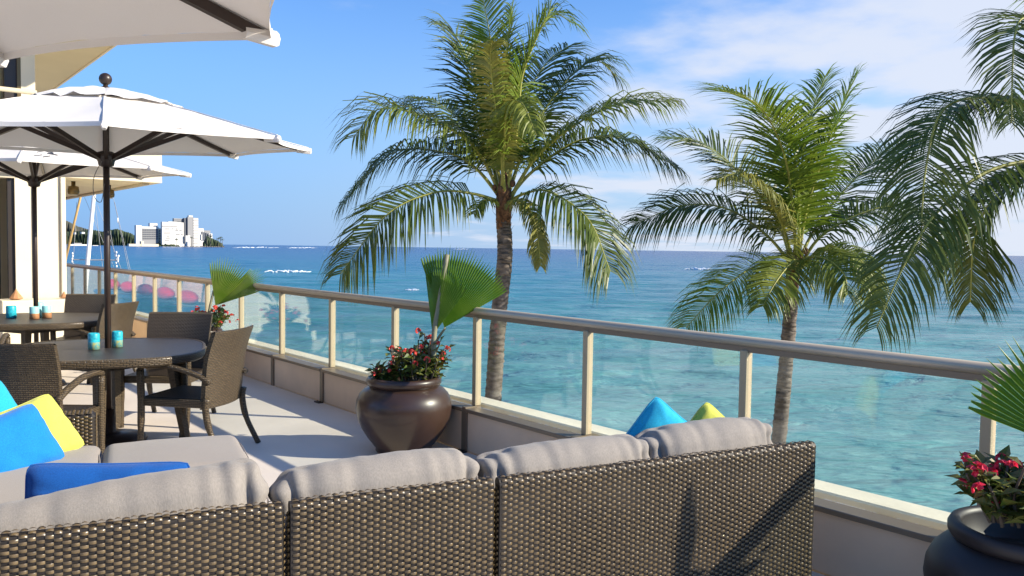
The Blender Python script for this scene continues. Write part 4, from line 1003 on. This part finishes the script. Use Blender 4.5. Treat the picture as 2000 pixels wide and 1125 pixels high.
def seat_cushion(t, x0, x1, y0, y1, z0=.27, z1=.44, seed=0):
    o = soft_box(x1-x0-.008, y1-y0-.008, z1-z0, r=.055, bulge=.022, seed=seed, n=30, wr=.004, wscale=(4, 4, 4)).build('seat_cushion', 'cushion_seat', t, smooth=True)
    o.location = ((x0+x1)/2, (y0+y1)/2, (z0+z1)/2)
    piping(x1-x0-.004, y1-y0-.004, 0, z=(z1-z0)/2-.022).build('seam', 'piping', o)
    return o
def section(label, x0, x1):
    t = thing('sofa_section', label, 'sofa', SO, SR, 'sections of the grey cushioned wicker sofa')
    back_panel(t, x0, x1)
    MB().box(x0, x1, .055, .86, .05, .265, bev=.01).build('seat_base', 'wicker', t, uv=True)
    return t
s1 = section('widest wicker sofa section at the right, two grey back cushions and a shadow behind', -1.485, 0)
seat_cushion(s1, -1.485, -.745, .20, .88, seed=1); seat_cushion(s1, -.745, -.03, .20, .88, seed=2)
back_cushion(s1, -1.115, .745, seed=3, cz=.575, h=.45, roll=-.02); back_cushion(s1, -.440, .660, seed=4, cz=.600, h=.45, roll=-.02)
s2 = section('middle wicker sofa section with one long grey back cushion', -2.205, -1.50)
seat_cushion(s2, -2.205, -1.50, .20, .88, seed=5)
back_cushion(s2, -1.862, .735, seed=6, cz=.582, roll=-.03)
s3 = section('corner wicker sofa section at the left, its back cushion shaded blue grey', -3.55, -2.22)
seat_cushion(s3, -3.50, -2.22, .20, .90, seed=7)
back_cushion(s3, -2.70, .95, seed=8, cz=.572, cy=.19, h=.46, roll=-.12, rz=-.05)
s4 = thing('sofa_section', 'left wing of the wicker sofa running away from the camera, piled with bright pillows', 'sofa', SO, SR, 'sections of the grey cushioned wicker sofa')
MB().box(-3.62, -3.56, .06, 2.62, .05, .755, bev=.015).build('back_frame', 'wicker', s4, uv=True)
MB().box(-3.55, -2.80, .92, 2.52, .05, .265, bev=.01).build('seat_base', 'wicker', s4, uv=True)
seat_cushion(s4, -3.50, -2.80, .92, 2.50, seed=9)
ar = MB().box(-3.55, -2.835, 2.53, 2.66, .05, .60, bev=.02).build('arm', 'weave_base', s4)
mb = MB(); weave(mb, lambda u, v: V((-3.4+u, 2.529, .05+v)), lambda u, v: V((0, -1, 0)), .56, 14, 54, .0430, .0100, rw)
weave(mb, lambda u, v: V((-3.4+u, 2.53+v, .601)), lambda u, v: V((0, 0, 1)), .56, 14, 13, .0430, .0100, rw)
weave(mb, lambda u, v: V((-2.834, 2.53+u, .05+v)), lambda u, v: V((1, 0, 0)), .13, 3, 54, .0430, .0100, rw)
mb.build('arm_weave', 'weave_strand', s4, smooth=True)['kind'] = 'stuff'
for k, (y, l) in enumerate(((.95, 0), (1.75, 1))):
    o = soft_box(.20, .78, .46, r=.085, bulge=.0, seed=20+k, n=36, wr=.008, wscale=(5, 8, 2)).build('back_cushion', 'cushion', s4, smooth=True)
    o.matrix_local = Matrix.Translation((-3.42, y-.05, .635)) @ Matrix.Rotation(-.2, 4, 'Y')
ot = thing('ottoman', 'low grey cushioned ottoman standing against the left wing of the sofa', 'ottoman', SM @ V((-2.44, 2.15, 0)), SR)
MB().box(-.34, .34, -.33, .33, .04, .27, bev=.01).build('base', 'wicker', ot, uv=True)
o = soft_box(.72, .70, .17, r=.06, bulge=.030, seed=31, n=34, wr=.004, wscale=(4, 4, 4)).build('cushion', 'cushion_seat', ot, smooth=True); o.location = (0, 0, .352)
piping(.72, .70, 0, z=.055).build('seam', 'piping', o)

def pillow(label, mt, w, h, th, M, seed=0):
    mb = MB(); n = 26
    for sg in (-1, 1):
        def fn(u, v, sg=sg):
            a, b_ = (2*u-1)*sg, 2*v-1
            rc = 1-.085*abs(a*b_)**5; x = a*w/2*(1-.07*(1-b_*b_)*abs(a)**2)*rc; y = b_*h/2*(1-.07*(1-a*a)*abs(b_)**2)*rc
            z = th/2*((1-a**4)*(1-b_**4))**.55*(1-.12*(a*a+b_*b_)/2)
            nz_ = noise.noise(V((x*9+seed, y*9, sg*3)))+.6*noise.noise(V((x*22+seed, y*14, sg*5)))+1.1*max(abs(a), abs(b_))**2*noise.noise(V((math.atan2(a, b_)*5, seed, sg)))
            return V((x, y, sg*z*(1+.10*nz_)+.004*nz_))
        mb.grid(fn, n, n)
    o = mb.build('throw_pillow', mt, smooth=True); o.matrix_world = M
    edge = []
    for q in range(4):
        for k in range(14):
            a, b_ = ((-1+k/7, -1), (1, -1+k/7), (1-k/7, 1), (-1, 1-k/7))[q]
            rc = 1-.085*abs(a*b_)**5; edge.append(V((a*w/2*(1-.07*(1-b_*b_)*abs(a)**2)*rc, b_*h/2*(1-.07*(1-a*a)*abs(b_)**2)*rc, 0)))
    MB().tube(edge+[edge[0]], .0038, 5, cap=False).build('piping', mt, o, smooth=True)
    tag(o, label, 'pillow', 'bright throw pillows on the sofa'); return o
def frame(c, xdir, ydir):
    x = V(xdir).normalized(); y = V(ydir); y = (y-x*y.dot(x)).normalized(); z = x.cross(y)
    M = Matrix((x, y, z)).transposed().to_4x4(); M.translation = c; return M
def pp(cx, cy, d, ax, ay, w, h, th, mt, label, seed, tiltx=0, tilty=0):
    """pillow through a centre at distance d; ax, ay: its side directions as (right, up, away)"""
    q = lambda a: rr0*a[0]+V((0, 0, 1))*a[1]+f0*a[2]
    return pillow(label, mt, w, h, th, frame(at(cx, cy, d), q(ax), q(ay)), seed)
pp(-42, 838, 4.35, (.57, -.80, -.1), (.42, .17, .85), .50, .50, .17, 'cyan_fabric', 'turquoise pillow at the left edge, behind the blue one', 1)
pp(68, 846, 4.32, (.62, -.78, -.1), (.42, .20, .85), .37, .40, .14, 'lime_fabric', 'lime yellow pillow leaning by the woven arm at the left', 2)
pp(26, 868, 4.05, (.57, -.82, -.1), (.44, .17, .85), .345, .40, .14, 'blue_fabric', 'bright blue square pillow in front of the lime one', 3)
pp(212, 985, 2.90, (.907, -.085, .42), (-.10, .95, .25), .55, .30, .11, 'royal_fabric', 'royal blue lumbar pillow lying behind the long shaded back cushion', 4)
pp(1285, 868, 3.55, (.75, -.62, .35), (.60, .78, .12), .33, .33, .13, 'cyan_fabric', 'turquoise pillow corner rising above the right part of the sofa back', 5)
pp(1382, 868, 3.75, (.75, -.62, .35), (.60, .78, .12), .31, .31, .12, 'lime_fabric', 'lime pillow corner above the right-hand sofa back, beside the turquoise one', 6)

# emblem placement on the far umbrella
EMB.location = at(92, 303, 7.28)-V((1.57, 10.05, 0)); EMB.rotation_euler = (-.5, 0, -.60)
S.render.engine = 'CYCLES'
S.cycles.max_bounces = 8; S.cycles.transparent_max_bounces = 16
